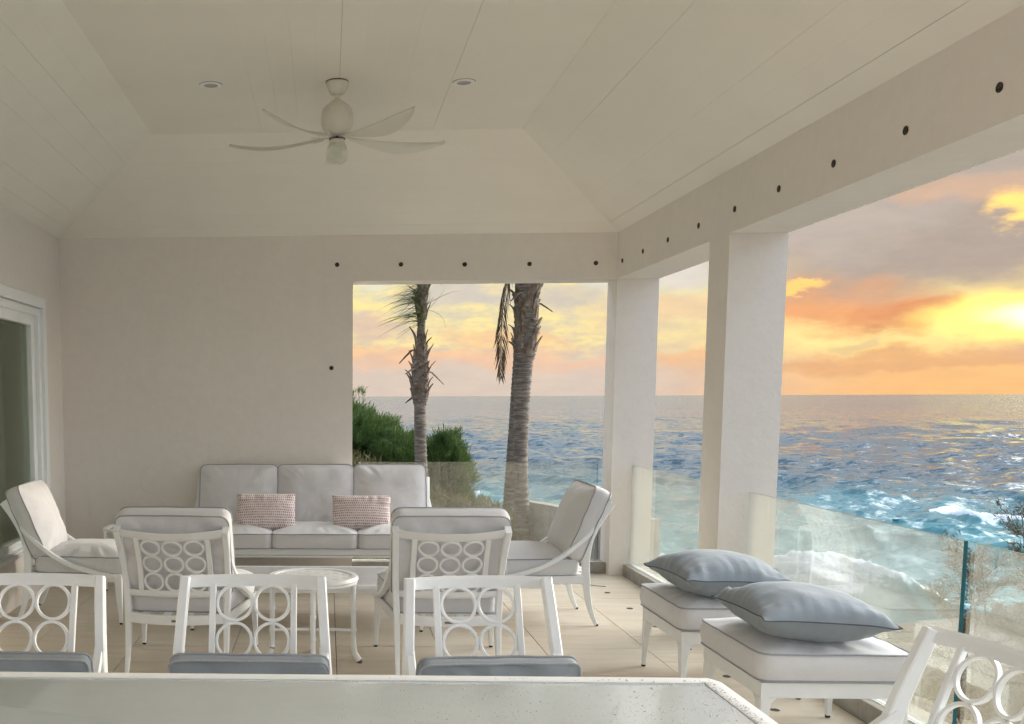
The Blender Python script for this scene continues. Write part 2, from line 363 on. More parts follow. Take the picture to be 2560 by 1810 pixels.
# ------------------------------------------------------------------ mesh helpers
class G:
    def __init__(s): s.v = []; s.f = []; s.mi = []
    def add(s, vs, fs, mi=0):
        o = len(s.v); s.v += [tuple(p) for p in vs]
        s.f += [tuple(i + o for i in f) for f in fs]; s.mi += [mi] * len(fs)
        return s
    def box(s, lo, hi, mi=0, rot=None, ch=0.0):
        x0, y0, z0 = lo; x1, y1, z1 = hi
        if ch <= 0:
            vs = [(x0, y0, z0), (x1, y0, z0), (x1, y1, z0), (x0, y1, z0), (x0, y0, z1), (x1, y0, z1), (x1, y1, z1), (x0, y1, z1)]
            fs = [(0, 3, 2, 1), (4, 5, 6, 7), (0, 1, 5, 4), (1, 2, 6, 5), (2, 3, 7, 6), (3, 0, 4, 7)]
        else:
            # chamfered box : 24 vertices
            vs = []; idx = {}
            for ix, X in ((0, x0), (1, x1)):
                for iy, Y in ((0, y0), (1, y1)):
                    for iz, Z in ((0, z0), (1, z1)):
                        dx = ch if ix == 0 else -ch; dy = ch if iy == 0 else -ch; dz = ch if iz == 0 else -ch
                        for a, p in enumerate(((X, Y + dy, Z + dz), (X + dx, Y, Z + dz), (X + dx, Y + dy, Z))):
                            idx[(ix, iy, iz, a)] = len(vs); vs.append(p)
            q = idx; fs = []
            for s_ in (0, 1):
                fs.append((q[s_, 0, 0, 0], q[s_, 1, 0, 0], q[s_, 1, 1, 0], q[s_, 0, 1, 0]))
                fs.append((q[0, s_, 0, 1], q[1, s_, 0, 1], q[1, s_, 1, 1], q[0, s_, 1, 1]))
                fs.append((q[0, 0, s_, 2], q[1, 0, s_, 2], q[1, 1, s_, 2], q[0, 1, s_, 2]))
            for a in (0, 1):
                for b in (0, 1):
                    fs.append((q[a, b, 0, 0], q[a, b, 1, 0], q[a, b, 1, 1], q[a, b, 0, 1]))
                    fs.append((q[a, 0, b, 0], q[a, 1, b, 0], q[a, 1, b, 2], q[a, 0, b, 2]))
                    fs.append((q[0, a, b, 1], q[1, a, b, 1], q[1, a, b, 2], q[0, a, b, 2]))
                    for c_ in (0, 1):
                        fs.append((q[a, b, c_, 0], q[a, b, c_, 1], q[a, b, c_, 2]))
        if rot is not None:
            c = Vector(((x0 + x1) / 2, (y0 + y1) / 2, (z0 + z1) / 2))
            vs = [tuple(rot @ (Vector(p) - c) + c) for p in vs]
        return s.add(vs, fs, mi)
    def rings(s, rings, closed_ring=True, caps=True, loop=False, mi=0):
        n = len(rings[0]); vs = [p for r in rings for p in r]; fs = []
        m = len(rings)
        for i in range(m if loop else m - 1):
            a = i * n; b = ((i + 1) % m) * n
            for j in range(n if closed_ring else n - 1):
                j2 = (j + 1) % n
                fs.append((a + j, a + j2, b + j2, b + j))
        if caps and not loop:
            fs.append(tuple(reversed(range(n)))); fs.append(tuple(range((m - 1) * n, m * n)))
        return s.add(vs, fs, mi)
    def sweep(s, path, w, d, side=None, loop=False, ch=0.22, mi=0):
        """chamfered rectangular section; w across 'side', d across the other axis"""
        P = [Vector(p) for p in path]; n = len(P); R = []
        for i in range(n):
            if loop: t = P[(i + 1) % n] - P[i - 1]
            else: t = P[min(i + 1, n - 1)] - P[max(i - 1, 0)]
            t.normalize()
            sd = Vector(side[i] if isinstance(side, list) else (side or (1, 0, 0)))
            sd = (sd - t * sd.dot(t))
            if sd.length < 1e-4: sd = Vector((0, 1, 0)) - t * t.y
            sd.normalize(); nn = t.cross(sd).normalized()
            ww = (w[i] if isinstance(w, (list, tuple)) else w) / 2
            dd = (d[i] if isinstance(d, (list, tuple)) else d) / 2
            c = ch * min(ww, dd) * 1.2
            sec = [(ww - c, dd), (-ww + c, dd), (-ww, dd - c), (-ww, -dd + c), (-ww + c, -dd), (ww - c, -dd), (ww, -dd + c), (ww, dd - c)]
            R.append([tuple(P[i] + sd * a + nn * b) for a, b in sec])
        return s.rings(R, loop=loop, mi=mi)
    def tube(s, path, r, n=8, loop=False, mi=0):
        P = [Vector(p) for p in path]; m = len(P); R = []
        ref = Vector((0, 0, 1)); 
        for i in range(m):
            if loop: t = P[(i + 1) % m] - P[i - 1]
            else: t = P[min(i + 1, m - 1)] - P[max(i - 1, 0)]
            if t.length < 1e-9: t = Vector((0, 0, 1))
            t.normalize()
            a = ref - t * ref.dot(t)
            if a.length < 0.05: a = Vector((1, 0, 0)) - t * t.x
            a.normalize(); b = t.cross(a); rr = r[i] if isinstance(r, (list, tuple)) else r
            R.append([tuple(P[i] + (a * math.cos(q) + b * math.sin(q)) * rr) for q in [2 * PI * j / n for j in range(n)]])
        return s.rings(R, loop=loop, mi=mi)
    def lathe(s, prof, n=32, c=(0, 0, 0), mi=0, caps=True):
        R = [[(c[0] + r * math.cos(2 * PI * j / n), c[1] + r * math.sin(2 * PI * j / n), c[2] + z) for j in range(n)] for r, z in prof]
        return s.rings(R, mi=mi, caps=caps)
    def build(s, name, m, parent=None, smooth=True, angle=0.6, loc=None, rot=None, matrix=None):
        me = bpy.data.meshes.new(name)
        me.from_pydata(s.v, [], s.f)
        for x in (m if isinstance(m, (list, tuple)) else [m]): me.materials.append(MATS[x])
        if any(s.mi): me.polygons.foreach_set('material_index', s.mi)
        fix_normals(me)
        if smooth:
            me.polygons.foreach_set('use_smooth', [True] * len(me.polygons))
            me.set_sharp_from_angle(angle=angle)
        me.update()
        return put(name, me, parent, loc, rot, matrix)
def fix_normals(me):
    import bmesh
    b = bmesh.new(); b.from_mesh(me)
    bmesh.ops.recalc_face_normals(b, faces=b.faces)
    b.to_mesh(me); b.free()
def put(name, me, parent=None, loc=None, rot=None, matrix=None):
    o = bpy.data.objects.new(name, me); COL.objects.link(o)
    if parent is not None: o.parent = parent
    if matrix is not None: o.matrix_local = matrix
    if loc is not None: o.location = loc
    if rot is not None: o.rotation_euler = rot
    return o
def tag(o, label=None, cat=None, group=None, kind=None):
    if label: o['label'] = label
    if cat: o['category'] = cat
    if group: o['group'] = group
    if kind: o['kind'] = kind
    return o
def empty(name, loc, rz, label, cat, group=None):
    o = bpy.data.objects.new(name, None); COL.objects.link(o)
    o.location = loc; o.rotation_euler = (0, 0, rz); o.empty_display_size = 0.1
    return tag(o, label, cat, group)
def copy_tree(o, parent=None):
    c = o.copy(); COL.objects.link(c); c.parent = parent
    for ch in list(o.children): copy_tree(ch, c)
    return c
def np_mesh(name, V, F, m, smooth=False):
    me = bpy.data.meshes.new(name)
    V = np.asarray(V, dtype=np.float32); F = np.asarray(F, dtype=np.int32)
    k = F.shape[1]
    me.vertices.add(len(V)); me.vertices.foreach_set('co', V.ravel())
    me.loops.add(F.size); me.loops.foreach_set('vertex_index', F.ravel())
    me.polygons.add(len(F)); me.polygons.foreach_set('loop_start', np.arange(0, F.size, k, dtype=np.int32))
    me.polygons.foreach_set('loop_total', np.full(len(F), k, dtype=np.int32))
    if smooth: me.polygons.foreach_set('use_smooth', np.ones(len(F), dtype=bool))
    for x in (m if isinstance(m, (list, tuple)) else [m]): me.materials.append(MATS[x])
    me.update(calc_edges=True); me.validate()
    return me

# ------------------------------------------------------------------ dimensions of the veranda
XW, XB, D = -2.376, 2.517, 9.17      # left wall, inner face of sea side, far wall
XO = 2.877                           # outer face of sea side
HDR, WT, ZF = 2.607, 3.003, 3.62     # header underside, wall top, flat ceiling
FX0, FX1, FY = -1.351, 1.483, 8.11   # flat part of the ceiling
YB = -0.9                            # rear end of the veranda

# walls, beams and columns -------------------------------------------------------
def struct(name, g, m, parent=None, **kw):
    o = g.build(name, m, parent, smooth=False, **kw)
    if parent is None: o['kind'] = 'structure'
    return o
def slab(lo, hi, ch=0.0): return G().box(lo, hi, ch=ch)
wall_far = struct('wall_far', slab((XW - 0.3, D, -0.3), (0.228, D + 0.30, WT + 0.12)), 'wall_paint')
beam_far = struct('beam_far', slab((0.228, D, HDR), (XB, D + 0.30, WT + 0.12)), 'wall_paint')
beam_side = struct('beam_side', slab((XB, YB, HDR), (XO, D + 0.30, WT + 0.12)), 'wall_paint')
column_corner = struct('column_corner', slab((XB, D, -0.3), (XO, D + 0.30, HDR)), 'wall_paint')
column_middle = struct('column_middle', slab((XB, 6.668, -0.3), (XO, 7.006, HDR)), 'wall_paint')
column_near = struct('column_near', slab((XB, 0.9, -0.3), (XO, 1.24, HDR)), 'wall_paint')
struct('column_rear', slab((XB, YB, -0.3), (XO, YB + 0.34, HDR)), 'wall_paint')
# left wall with the door opening (y 4.2 .. 8.56, up to 2.385), thickness 0.3
gw = G()
gw.box((XW - 0.3, 8.60, -0.3), (XW, D, WT + 0.1))
gw.box((XW - 0.3, YB, 2.40), (XW, 8.60, WT + 0.1))
gw.box((XW - 0.3, YB, -0.3), (XW, 4.0, 2.40))
struct('wall_left', gw, 'wall_paint')
# the room behind the door
gr = G()
gr.box((-6.2, 3.6, -0.1), (-6.1, 9.0, 3.0)); gr.box((-6.2, 3.5, -0.1), (XW - 0.3, 3.6, 3.0)); gr.box((-6.2, 9.0, -0.1), (XW - 0.3, 9.1, 3.0))
gr.box((-6.2, 3.5, 3.0), (XW - 0.3, 9.1, 3.1)); gr.box((-6.2, 3.5, -0.2), (XW - 0.3, 9.1, -0.1))
struct('wall_inner_room', gr, 'wall_paint')
# rendered plinth under the door
struct('plinth_wall', slab((XW - 0.3, 4.0, -0.05), (XW + 0.001, 8.60, 0.375)), 'wall_paint')

# dark round plugs in the beams and the wall
def plug_mesh():
    g = G()
    g.lathe([(0.0, 0.0), (0.0185, 0.0), (0.0195, 0.002), (0.0195, 0.004), (0.017, 0.005), (0.0145, 0.002), (0.006, 0.002), (0.005, 0.0045), (0.0, 0.0045)], 20)
    me_o = g.build('plug', 'plug_brown'); me = me_o.data; bpy.data.objects.remove(me_o); return me
PLUG = plug_mesh()
for i, (x, z) in enumerate([ (0.647, 2.747), (1.201, 2.742), (1.76, 2.740), (2.33, 2.742)]):
    put('plug', PLUG, beam_far, (x, D - 0.0005, z), (PI / 2, 0, 0))
for z in (1.851, 0.947, 2.750):
    put('plug', PLUG, wall_far, (0.04 if z < 2 else 0.089, D - 0.0005, z), (PI / 2, 0, 0))
for y in (9.021, 8.451, 7.85, 7.22, 6.602, 5.98, 5.359, 4.721, 4.096, 3.47, 2.85, 2.2):
    put('plug', PLUG, beam_side, (XB - 0.0005, y, 2.742), (0, -PI / 2, 0))

# ceiling ------------------------------------------------------------------------
ceiling = struct('ceiling', G().add(
    [(XW - .05, YB, WT + .07), (XB + .05, YB, WT + .07), (XB + .05, D + .05, WT + .07), (XW - .05, D + .05, WT + .07),
     (FX0, YB, ZF + .03), (FX1, YB, ZF + .03), (FX1, FY, ZF + .03), (FX0, FY, ZF + .03)],
    [(4, 5, 6, 7), (0, 4, 7, 3), (1, 2, 6, 5), (3, 7, 6, 2)]), 'joint_dark')
def board(poly, nrm, th=0.014):
    """thin board from a planar polygon"""
    n = len(poly); a = [Vector(p) for p in poly]; b = [p + nrm * th for p in a]
    g = G(); g.add(a + b, [tuple(range(n)), tuple(reversed(range(n, 2 * n)))] + [(i, i + n, (i + 1) % n + n, (i + 1) % n) for i in range(n)])
    return g.build('plank', 'ceiling_paint', ceiling, smooth=False)
def gapw(): return random.choice([0.0001, 0.0001, 0.0002, 0.0003, 0.0005, 0.0012])
pitch = 0.1445
# flat boards run towards the sea wall
xs = [0.079 + pitch * i for i in range(-9, 10)]
xs = [FX0] + [x for x in xs if FX0 + 0.03 < x < FX1 - 0.03] + [FX1]
strong = {0.079: 0.0016, 0.8015: 0.0018, 0.946: 0.0008}
for a, b in zip(xs[:-1], xs[1:]):
    ga = gapw() / 2; gb = gapw() / 2
    for q, w in strong.items():
        if abs(a - q) < 0.01: ga = w / 2
        if abs(b - q) < 0.01: gb = w / 2
    dz = random.uniform(0, 0.0006)
    board([(a + ga, YB, ZF + dz), (b - gb, YB, ZF + dz), (b - gb, FY, ZF + dz), (a + ga, FY, ZF + dz)], Vector((0, 0, 1)))
# sloping boards : right, left and far
def slope_boards(side):
    L = 8
    for i in range(L):
        t0 = [0, .105, .235, .36, .49, .615, .745, .87][i]; t1 = [.105, .235, .36, .49, .615, .745, .87, 1.0][i]
        g0 = gapw() * (1 if i != 1 else 0) * 0.5 / 1.2 + (0.0010 if i == 1 else 0); g1 = gapw() * 0.5 / 1.2
        if side == 'right' and i in (1, 6): g0 += 0.0007
        if side == 'left' and i in (2, 4, 6): g0 += 0.0005
        t0 += g0; t1 -= g1
        def P(t, y=None):
            if side == 'right': x = XB + (FX1 - XB) * t
            else: x = XW + (FX0 - XW) * t
            z = WT + (ZF - WT) * t
            yy = D + (FY - D) * t if y is None else y
            return (x, yy, z)
        nrm = Vector(((0.55 if side == 'right' else -0.55), 0, 0.83))
        if side in ('right', 'left'):
            board([P(t0, YB), P(t0), P(t1), P(t1, YB)], nrm)
        else:
            def Q(t, s): 
                x = (XW + (FX0 - XW) * t) if s < 0 else (XB + (FX1 - XB) * t)
                return (x, D + (FY - D) * t, WT + (ZF - WT) * t)
            board([Q(t0, -1), Q(t0, 1), Q(t1, 1), Q(t1, -1)], Vector((0, 0.5, 0.86)))
for s_ in ('right', 'left', 'far'): slope_boards(s_)
# roof above keeps the sky out
gr = G(); gr.box((XW - 0.5, YB - 0.2, 3.75), (XO + 0.15, D + 0.45, 3.85))
gr.box((XW - .5, YB - .2, WT + .12), (XW - .3, D + .45, 3.75)); gr.box((XO - .02, YB - .2, WT + .12), (XO + .15, D + .45, 3.75))
gr.box((XW - .3, D + .3, WT + .12), (XO - .02, D + .45, 3.75)); gr.box((XW - .3, YB - .2, WT + .12), (XO - .02, YB, 3.75))
struct('roof', gr, 'wall_paint')

# recessed downlights
def downlight(x, y, label):
    e = empty('downlight', (x, y, ZF), 0, label, 'ceiling light', 'recessed ceiling lights')
    G().lathe([(0.046, 0.004), (0.071, 0.0), (0.073, -0.004), (0.060, -0.009), (0.047, -0.007), (0.044, 0.003)], 36, caps=False).build('trim_ring', 'white_metal', e)
    G().lathe([(0.070, 0.002), (0.0748, 0.002), (0.0748, -0.0012), (0.070, -0.0012)], 36, caps=False).build('shade_ring', 'joint_dark', e)  # dark ring painted as the shade around the trim
    G().lathe([(0.0, -0.0015), (0.034, -0.0015), (0.038, -0.003), (0.046, -0.005), (0.046, 0.002), (0.0, 0.003)], 30).build('lamp_face', 'lamp_grey', e)
mat('lamp_grey', lambda k: pbr(k, (0.42, 0.41, 0.37), 0.3))
downlight(-0.756, 6.878, 'small round recessed downlight in the ceiling on the side of the glass door')
downlight(0.884, 6.916, 'small round recessed downlight in the ceiling on the side of the sea')

# floor ---------------------------------------------------------------------------
floor = struct('floor', G().box((XW - 0.3, YB, -0.30), (XB + 0.16, D + 0.15, -0.0135)), 'joint_dark')
TS = 0.655
def tile_mesh(w, d):
    g = G(); g.box((0, 0, -0.013), (w, d, 0), ch=0.0012)
    o = g.build('tile', 'travertine', smooth=False); me = o.data; bpy.data.objects.remove(o); return me
x_edges = [0.06 + TS * i for i in range(-4, 5)]
jn = 0.0040
cache = {}
for ci, x0 in enumerate(x_edges):
    x1 = x0 + TS
    X0, X1 = max(x0, XW), min(x1, XB + 0.12)
    if X1 - X0 < 0.04: continue
    off = 0.0 if ci % 2 == 0 else TS / 2
    y = 7.13 - TS * 15 + off
    while y < D + 0.15:
        Y0, Y1 = max(y, YB), min(y + TS, D + 0.14)
        if Y1 - Y0 > 0.04:
            key = (round(X1 - X0, 3), round(Y1 - Y0, 3))
            if key not in cache: cache[key] = tile_mesh(key[0] - jn, key[1] - jn)
            put('tile', cache[key], floor, (X0 + jn / 2, Y0 + jn / 2, random.uniform(-0.0006, 0.0006)))
        y += TS
struct('bounce_paving', G().box((-9.0, -9.0, -0.30), (XO + .1, YB, -0.012)), 'travertine')  # unseen pale paving, added to bounce light up to the ceiling
# small round floor covers along the sea side
for y in (8.341, 7.72, 7.10, 6.47, 5.832, 5.20, 4.6, 3.97):
    o = G().lathe([(0.0, 0.0012), (0.020, 0.0012), (0.0225, 0.0022), (0.024, 0.0008), (0.024, -0.002), (0.0, -0.002)], 16).build('floor_cap', 'black_rubber', floor, loc=(2.285, y, 0.0))
# thin cable on the floor near the corner
tag(G().tube([(2.12, 8.95, .004), (2.16, 8.80, .004), (2.20, 8.70, .004), (2.26, 8.64, .004), (2.34, 8.60, .004)], 0.0035, 6).build('cable', 'piping'),
    'thin loose grey cable lying on the floor tiles by the corner column', 'cable')

# curbs with the glass channel ------------------------------------------------------
def curb(name, p0, p1, inner, outer, axis):
    g = G()
    zt = 0.10
    if axis == 'y':
        g.box((inner, p0, -0.3), (inner + 0.045, p1, zt), ch=0.003); g.box((inner + 0.075, p0, -0.3), (outer, p1, zt - 0.004), ch=0.003)
        g.box((inner + 0.045, p0, -0.3), (inner + 0.075, p1, 0.055), mi=1)
        g.box((inner + 0.047, p0, 0.055), (inner + 0.053, p1, zt + 0.004), mi=2); g.box((inner + 0.070, p0, 0.055), (inner + 0.0755, p1, zt + 0.003), mi=2)
    else:
        g.box((p0, inner, -0.3), (p1, inner + 0.045, zt), ch=0.003); g.box((p0, inner + 0.075, -0.3), (p1, outer, zt - 0.004), ch=0.003)
        g.box((p0, inner + 0.045, -0.3), (p1, inner + 0.075, 0.055), mi=1)
        g.box((p0, inner + 0.047, 0.055), (p1, inner + 0.053, zt + 0.004), mi=2); g.box((p0, inner + 0.070, 0.055), (p1, inner + 0.0755, zt + 0.003), mi=2)
    return struct(name, g, ['concrete', 'joint_dark', 'white_metal'])
curb('curb_far', 0.229, XB - 0.001, D + 0.09, D + 0.28, 'x')
curb('curb_side', 7.007, D - 0.001, 2.642, 2.86, 'y')
curb('curb_near', 1.241, 6.667, 2.642, 2.86, 'y')
curb('curb_rear', YB + 0.341, 0.899, 2.642, 2.86, 'y')

# droplets on the panes
def drop_geometry(n, pts, size, nrm_axis, squash=0.35):
    """flattened six-sided beads"""
    V = []; F = []
    base = np.array([[1, 0, 0], [0, 1, 0], [-1, 0, 0], [0, -1, 0], [0, 0, 1], [0, 0, -1]], float)
    fc = np.array([[0, 1, 4], [1, 2, 4], [2, 3, 4], [3, 0, 4], [1, 0, 5], [2, 1, 5], [3, 2, 5], [0, 3, 5]])
    for p, s in zip(pts, size):
        b = base * s; b[:, nrm_axis] *= squash
        F.append(fc + len(V) * 6); V.append(b + p)
    return np.concatenate(V), np.concatenate(F)
def pane(lo, hi, axis, label, ndrops=500):
    c = ((lo[0] + hi[0]) / 2, (lo[1] + hi[1]) / 2, 0)
    e = empty('glass_railing_panel', c, 0, label, 'glass panel', 'frameless glass railing panels')
    g = G(); x0, y0, z0 = [lo[i] - c[i] for i in range(3)]; x1, y1, z1 = [hi[i] - c[i] for i in range(3)]
    vs = [(x0, y0, z0), (x1, y0, z0), (x1, y1, z0), (x0, y1, z0), (x0, y0, z1), (x1, y0, z1), (x1, y1, z1), (x0, y1, z1)]
    fs = [(0, 3, 2, 1), (4, 5, 6, 7), (0, 1, 5, 4), (1, 2, 6, 5), (2, 3, 7, 6), (3, 0, 4, 7)]
    for i, f in enumerate(fs):
        big = (i in (3, 5, 4)) if axis == 'y' else (i in (2, 4))
        g.add(vs, [f], 0 if big else 1)
    o = g.build('pane', ['railing_glass', 'glass_edge'], e, smooth=False)
    if ndrops:
        L = (y1 - y0) if axis == 'y' else (x1 - x0)
        a = rng.uniform(-L / 2 + .01, L / 2 - .01, ndrops); z = z0 + .08 + (z1 - z0 - .1) * rng.uniform(0, 1, ndrops) ** 0.8
        sz = rng.uniform(0.0007, 0.0016, ndrops) * (1 + 1.1 * (rng.uniform(0, 1, ndrops) > 0.94))
        if axis == 'y': pts = np.stack([np.full(ndrops, x0 - .0004), a, z], 1); ax = 0
        else: pts = np.stack([a, np.full(ndrops, y0 - .0004), z], 1); ax = 1
        V, F = drop_geometry(ndrops, pts, sz, ax)
        put('droplets', np_mesh('droplets', V, F, 'droplet', True), e)['kind'] = 'stuff'
    return e
pane((0.288, 9.317, 0.06), (2.436, 9.334, 1.004), 'x', 'wide frosted-looking glass railing panel behind the sofa, in front of the palm trunks', 1500)
pane((2.694, 7.03, 0.06), (2.711, 9.165, 0.985), 'y', 'glass railing panel between the corner column and the middle column', 500)
pane((2.694, 4.424, 0.06), (2.711, 6.645, 0.982), 'y', 'glass railing panel beside the two ottomans, with a breaking wave behind it', 2600)
pane((2.694, 2.30, 0.06), (2.711, 4.376, 0.982), 'y', 'wet glass railing panel in front of the feathery seaside shrub', 2400)
pane((2.694, 1.26, 0.06), (2.711, 2.25, 0.982), 'y', 'short glass railing panel beside the dining table', 0)

# sliding door ----------------------------------------------------------------------
door = empty('sliding_door', (XW, 8.56, 0.375), 0, 'tall glazed sliding door with stepped white frame in the left wall', 'glass door')
def fr(x0, x1, ytop, ztop, w, name, m='white_metal', y0=4.02):
    g = G(); z0 = 0.0
    g.box((x0, ytop - w, z0), (x1, ytop, ztop), ch=0.003); g.box((x0, y0, ztop - w), (x1, ytop - w - .0005, ztop), ch=0.003)
    g.box((x0, y0, 0.0), (x1, ytop - w - .0005, {'outer_frame': .030, 'inner_frame': .045, 'sash': .10}[name]), ch=0.003)
    return g.build(name, m, door, smooth=False)
# local z = world - .375 ; local y = world - 8.56
def L(y): return y - 8.56
fr(-0.10, 0.022, L(8.61), 2.42 - .375, 0.085, 'outer_frame', y0=L(4.0))
fr(-0.12, -0.005, L(8.52), 2.330 - .375, 0.06, 'inner_frame', y0=L(4.0))
sash = fr(-0.13, -0.04, L(8.455), 2.275 - .375, 0.085, 'sash', y0=L(4.0))
g = G(); g.box((-0.092, L(4.0), 0.09), (-0.080, L(8.375), 2.19 - .375)); g.build('pane', 'door_glass', door, smooth=False)
# curtain
pts = []
n = 150; V = []; F = []
for i in range(n):
    y = 4.1 + 4.35 * i / (n - 1)
    x = -2.72 + 0.045 * math.sin(y * 2 * PI / 0.21 + 0.8 * math.sin(y * 5))
    V += [(x, y, 0.05), (x, y, 2.45)]
for i in range(n - 1): F.append((2 * i, 2 * i + 2, 2 * i + 3, 2 * i + 1))
g = G(); g.add(V, F); tag(g.build('curtain', 'curtain_cloth', smooth=True, angle=3), 'grey-green pleated curtain hanging behind the sliding door glass', 'curtain')

# ------------------------------------------------------------------ ceiling fan
fan = empty('ceiling_fan', (0.065, 6.859, ZF), 0, 'white five-blade ceiling fan with bulbous motor and clear globe light', 'ceiling fan')
g = G(); g.lathe([(0.0, 0.0), (0.070, 0.0), (0.072, -0.006), (0.068, -0.03), (0.054, -0.062), (0.044, -0.078), (0.036, -0.082), (0.0, -0.082)], 32)
mat('fan_white', lambda k: pbr(k, varied(k, (0.70, 0.68, 0.60), 0.03, 9), 0.32))
g.build('canopy', 'fan_white', fan)
G().lathe([(0.0, 0.001), (0.0715, 0.001), (0.0735, -0.001), (0.0735, -0.0055), (0.0, -0.0055)], 32).build('canopy_ring', 'black_rubber', fan)
G().lathe([(0.0, -0.08), (0.012, -0.08), (0.012, -0.125), (0.0, -0.125)], 16).build('downrod', 'fan_white', fan)
G().lathe([(0.0, -0.112), (0.020, -0.114), (0.040, -0.128), (0.072, -0.150), (0.094, -0.172), (0.0965, -0.178), (0.094, -0.182), (0.101, -0.20), (0.103, -0.235), (0.100, -0.275), (0.090, -0.305), (0.068, -0.328), (0.035, -0.342), (0.0, -0.345)], 40).build('motor_housing', 'fan_white', fan)
G().lathe([(0.0, -0.34), (0.010, -0.34), (0.010, -0.358), (0.052, -0.358), (0.053, -0.364), (0.0, -0.364)], 28).build('hub_ring', 'black_rubber', fan)
G().lathe([(0.0, -0.362), (0.048, -0.364), (0.052, -0.372), (0.050, -0.39), (0.062, -0.405), (0.067, -0.418), (0.062, -0.423), (0.0, -0.418)], 32).build('light_fitting', 'fan_white', fan)
g = G(); g.lathe([(0.066, -0.418), (0.074, -0.45), (0.074, -0.475), (0.062, -0.50), (0.040, -0.514), (0.0, -0.519)], 32); g.build('globe', 'clear_glass', fan)
def fan_blade():
    g = G(); n = 22; R = []
    for i in range(n + 1):
        t = i / n
        r = 0.085 + 0.675 * t
        # width profile : narrow root, broad belly, rounded swept tip
        w = 0.020 + 0.125 * math.sin(PI * min(1, t * 0.93 + 0.04)) ** 1.2 * (0.45 + 0.75 * t)
        if t > 0.9: w *= math.sqrt(max(0.02, 1 - ((t - 0.9) / 0.1) ** 2))
        tw = -math.radians(26 - 8 * t)             # pitched blade
        zc = -0.350 + 0.028 * math.sin(t * PI * 0.95) * -1 + 0.055 * max(0, t - 0.55) ** 1.3
        c0 = -0.35 * w; th = 0.0045
        row = []
        for s_ in (0.0, 0.25, 0.5, 0.75, 1.0):
            off = c0 + w * s_; cam_ = 0.010 * math.sin(PI * s_)
            row.append((r, off * math.cos(tw), zc + off * math.sin(tw) + cam_))
        for s_ in (1.0, 0.75, 0.5, 0.25, 0.0):
            off = c0 + w * s_; cam_ = 0.010 * math.sin(PI * s_)
            row.append((r, off * math.cos(tw), zc + off * math.sin(tw) + cam_ - th))
        R.append(row)
    g.rings(R); return g
b0 = fan_blade().build('blade', 'fan_white', fan, rot=(0, 0, math.radians(18)), angle=1.0)
gi = G(); gi.sweep([(0.035, 0, -0.348), (0.09, 0, -0.352), (0.16, 0.0, -0.356)], 0.026, 0.006, (0, 1, 0))
gi.sweep([(0.10, 0.018, -0.350), (0.17, 0.03, -0.346)], 0.008, 0.006, (0, 1, 0)); gi.sweep([(0.10, -0.018, -0.358), (0.17, -0.03, -0.366)], 0.008, 0.006, (0, 1, 0))
i0 = gi.build('blade_bracket', 'fan_white', fan, rot=(0, 0, math.radians(18)))
for a in (90, 162, 234, 306):
    for src in (b0, i0):
        c = src.copy(); COL.objects.link(c); c.parent = fan; c.rotation_euler = (0, 0, math.radians(a))

# ------------------------------------------------------------------ soft furnishings
def outline_poly(pts, r, n=104):
    """rounded polygon outline resampled to n points; pts counter-clockwise"""
    P = [Vector((p[0], p[1])) for p in pts]; m = len(P); out = []
    for i in range(m):
        a, b, c = P[i - 1], P[i], P[(i + 1) % m]
        u = (a - b).normalized(); v = (c - b).normalized()
        s, e = b + u * r, b + v * r
        for j in range(9):
            t = j / 8
            out.append((1 - t) ** 2 * s + 2 * t * (1 - t) * b + t ** 2 * e)
    L_ = [0]
    for i in range(len(out)): L_.append(L_[-1] + (out[(i + 1) % len(out)] - out[i]).length)
    res = []
    for k in range(n):
        q = L_[-1] * k / n; i = 0
        while L_[i + 1] < q: i += 1
        f = (q - L_[i]) / max(1e-9, L_[i + 1] - L_[i]); a = out[i]; b = out[(i + 1) % len(out)]
        res.append(a.lerp(b, f))
    return res
def box_cushion(pts, z0, z1, crown, r=0.05, seed=0, bulge=0.012, crown_b=0.006, wr=0.006):
    """boxed cushion with two piped seams; returns (body G, piping G)"""
    O = outline_poly(pts, r); n = len(O)
    c = sum(O, Vector((0, 0))) / n
    def wv(p, z, amp):
        return amp * noise.noise(Vector((p[0] * 9 + seed * 7.7, p[1] * 9, z * 5 + seed)))
    rings = []
    def ring(s, z, dome=0, k=0.0, amp=0.0):
        out = []
        for p in O:
            q = c + (p - c) * s
            dirn = (p - c).normalized()
            q = q + dirn * k
            pk = 0.0
            if 0.6 < s < 1.0:      # gathers running in from the piped seam
                pk = (0.010 if dome > 0 else -0.008) * noise.noise(Vector((p[0] * 17 + seed, p[1] * 17, seed * 2.3))) * math.sin(PI * (s - .6) / .4)
            zz = z + dome + wv(q, z, amp) + pk
            out.append((q.x, q.y, zz))
        return out
    ss_ = [0.0001, .12, .25, .38, .5, .62, .70, .77, .83, .88, .92, .955, .98, .994]
    for s in ss_:
        d = -crown_b * (1 - s ** 3)
        rings.append(ring(s, z0, d, 0, wr * 0.3))
    h = z1 - z0
    for t in (0.0, .12, .3, .5, .7, .88, 1.0):
        rings.append(ring(1.0, z0 + h * t, 0, bulge * math.sin(PI * t) * (1 + 0.0) + (0.002 if t in (0.0, 1.0) else 0), wr * 0.3))
    for s in reversed(ss_):
        d = crown * (1 - s ** 2.4)
        rings.append(ring(s, z1, d, 0, wr))
    g = G(); g.rings(rings)
    gp = G()
    for z in (z0, z1):
        gp.tube([(p.x + (p - c).normalized().x * 0.004, p.y + (p - c).normalized().y * 0.004, z + wv(p, z, wr * 0.3)) for p in O], 0.0042, 6, loop=True)
    return g, gp
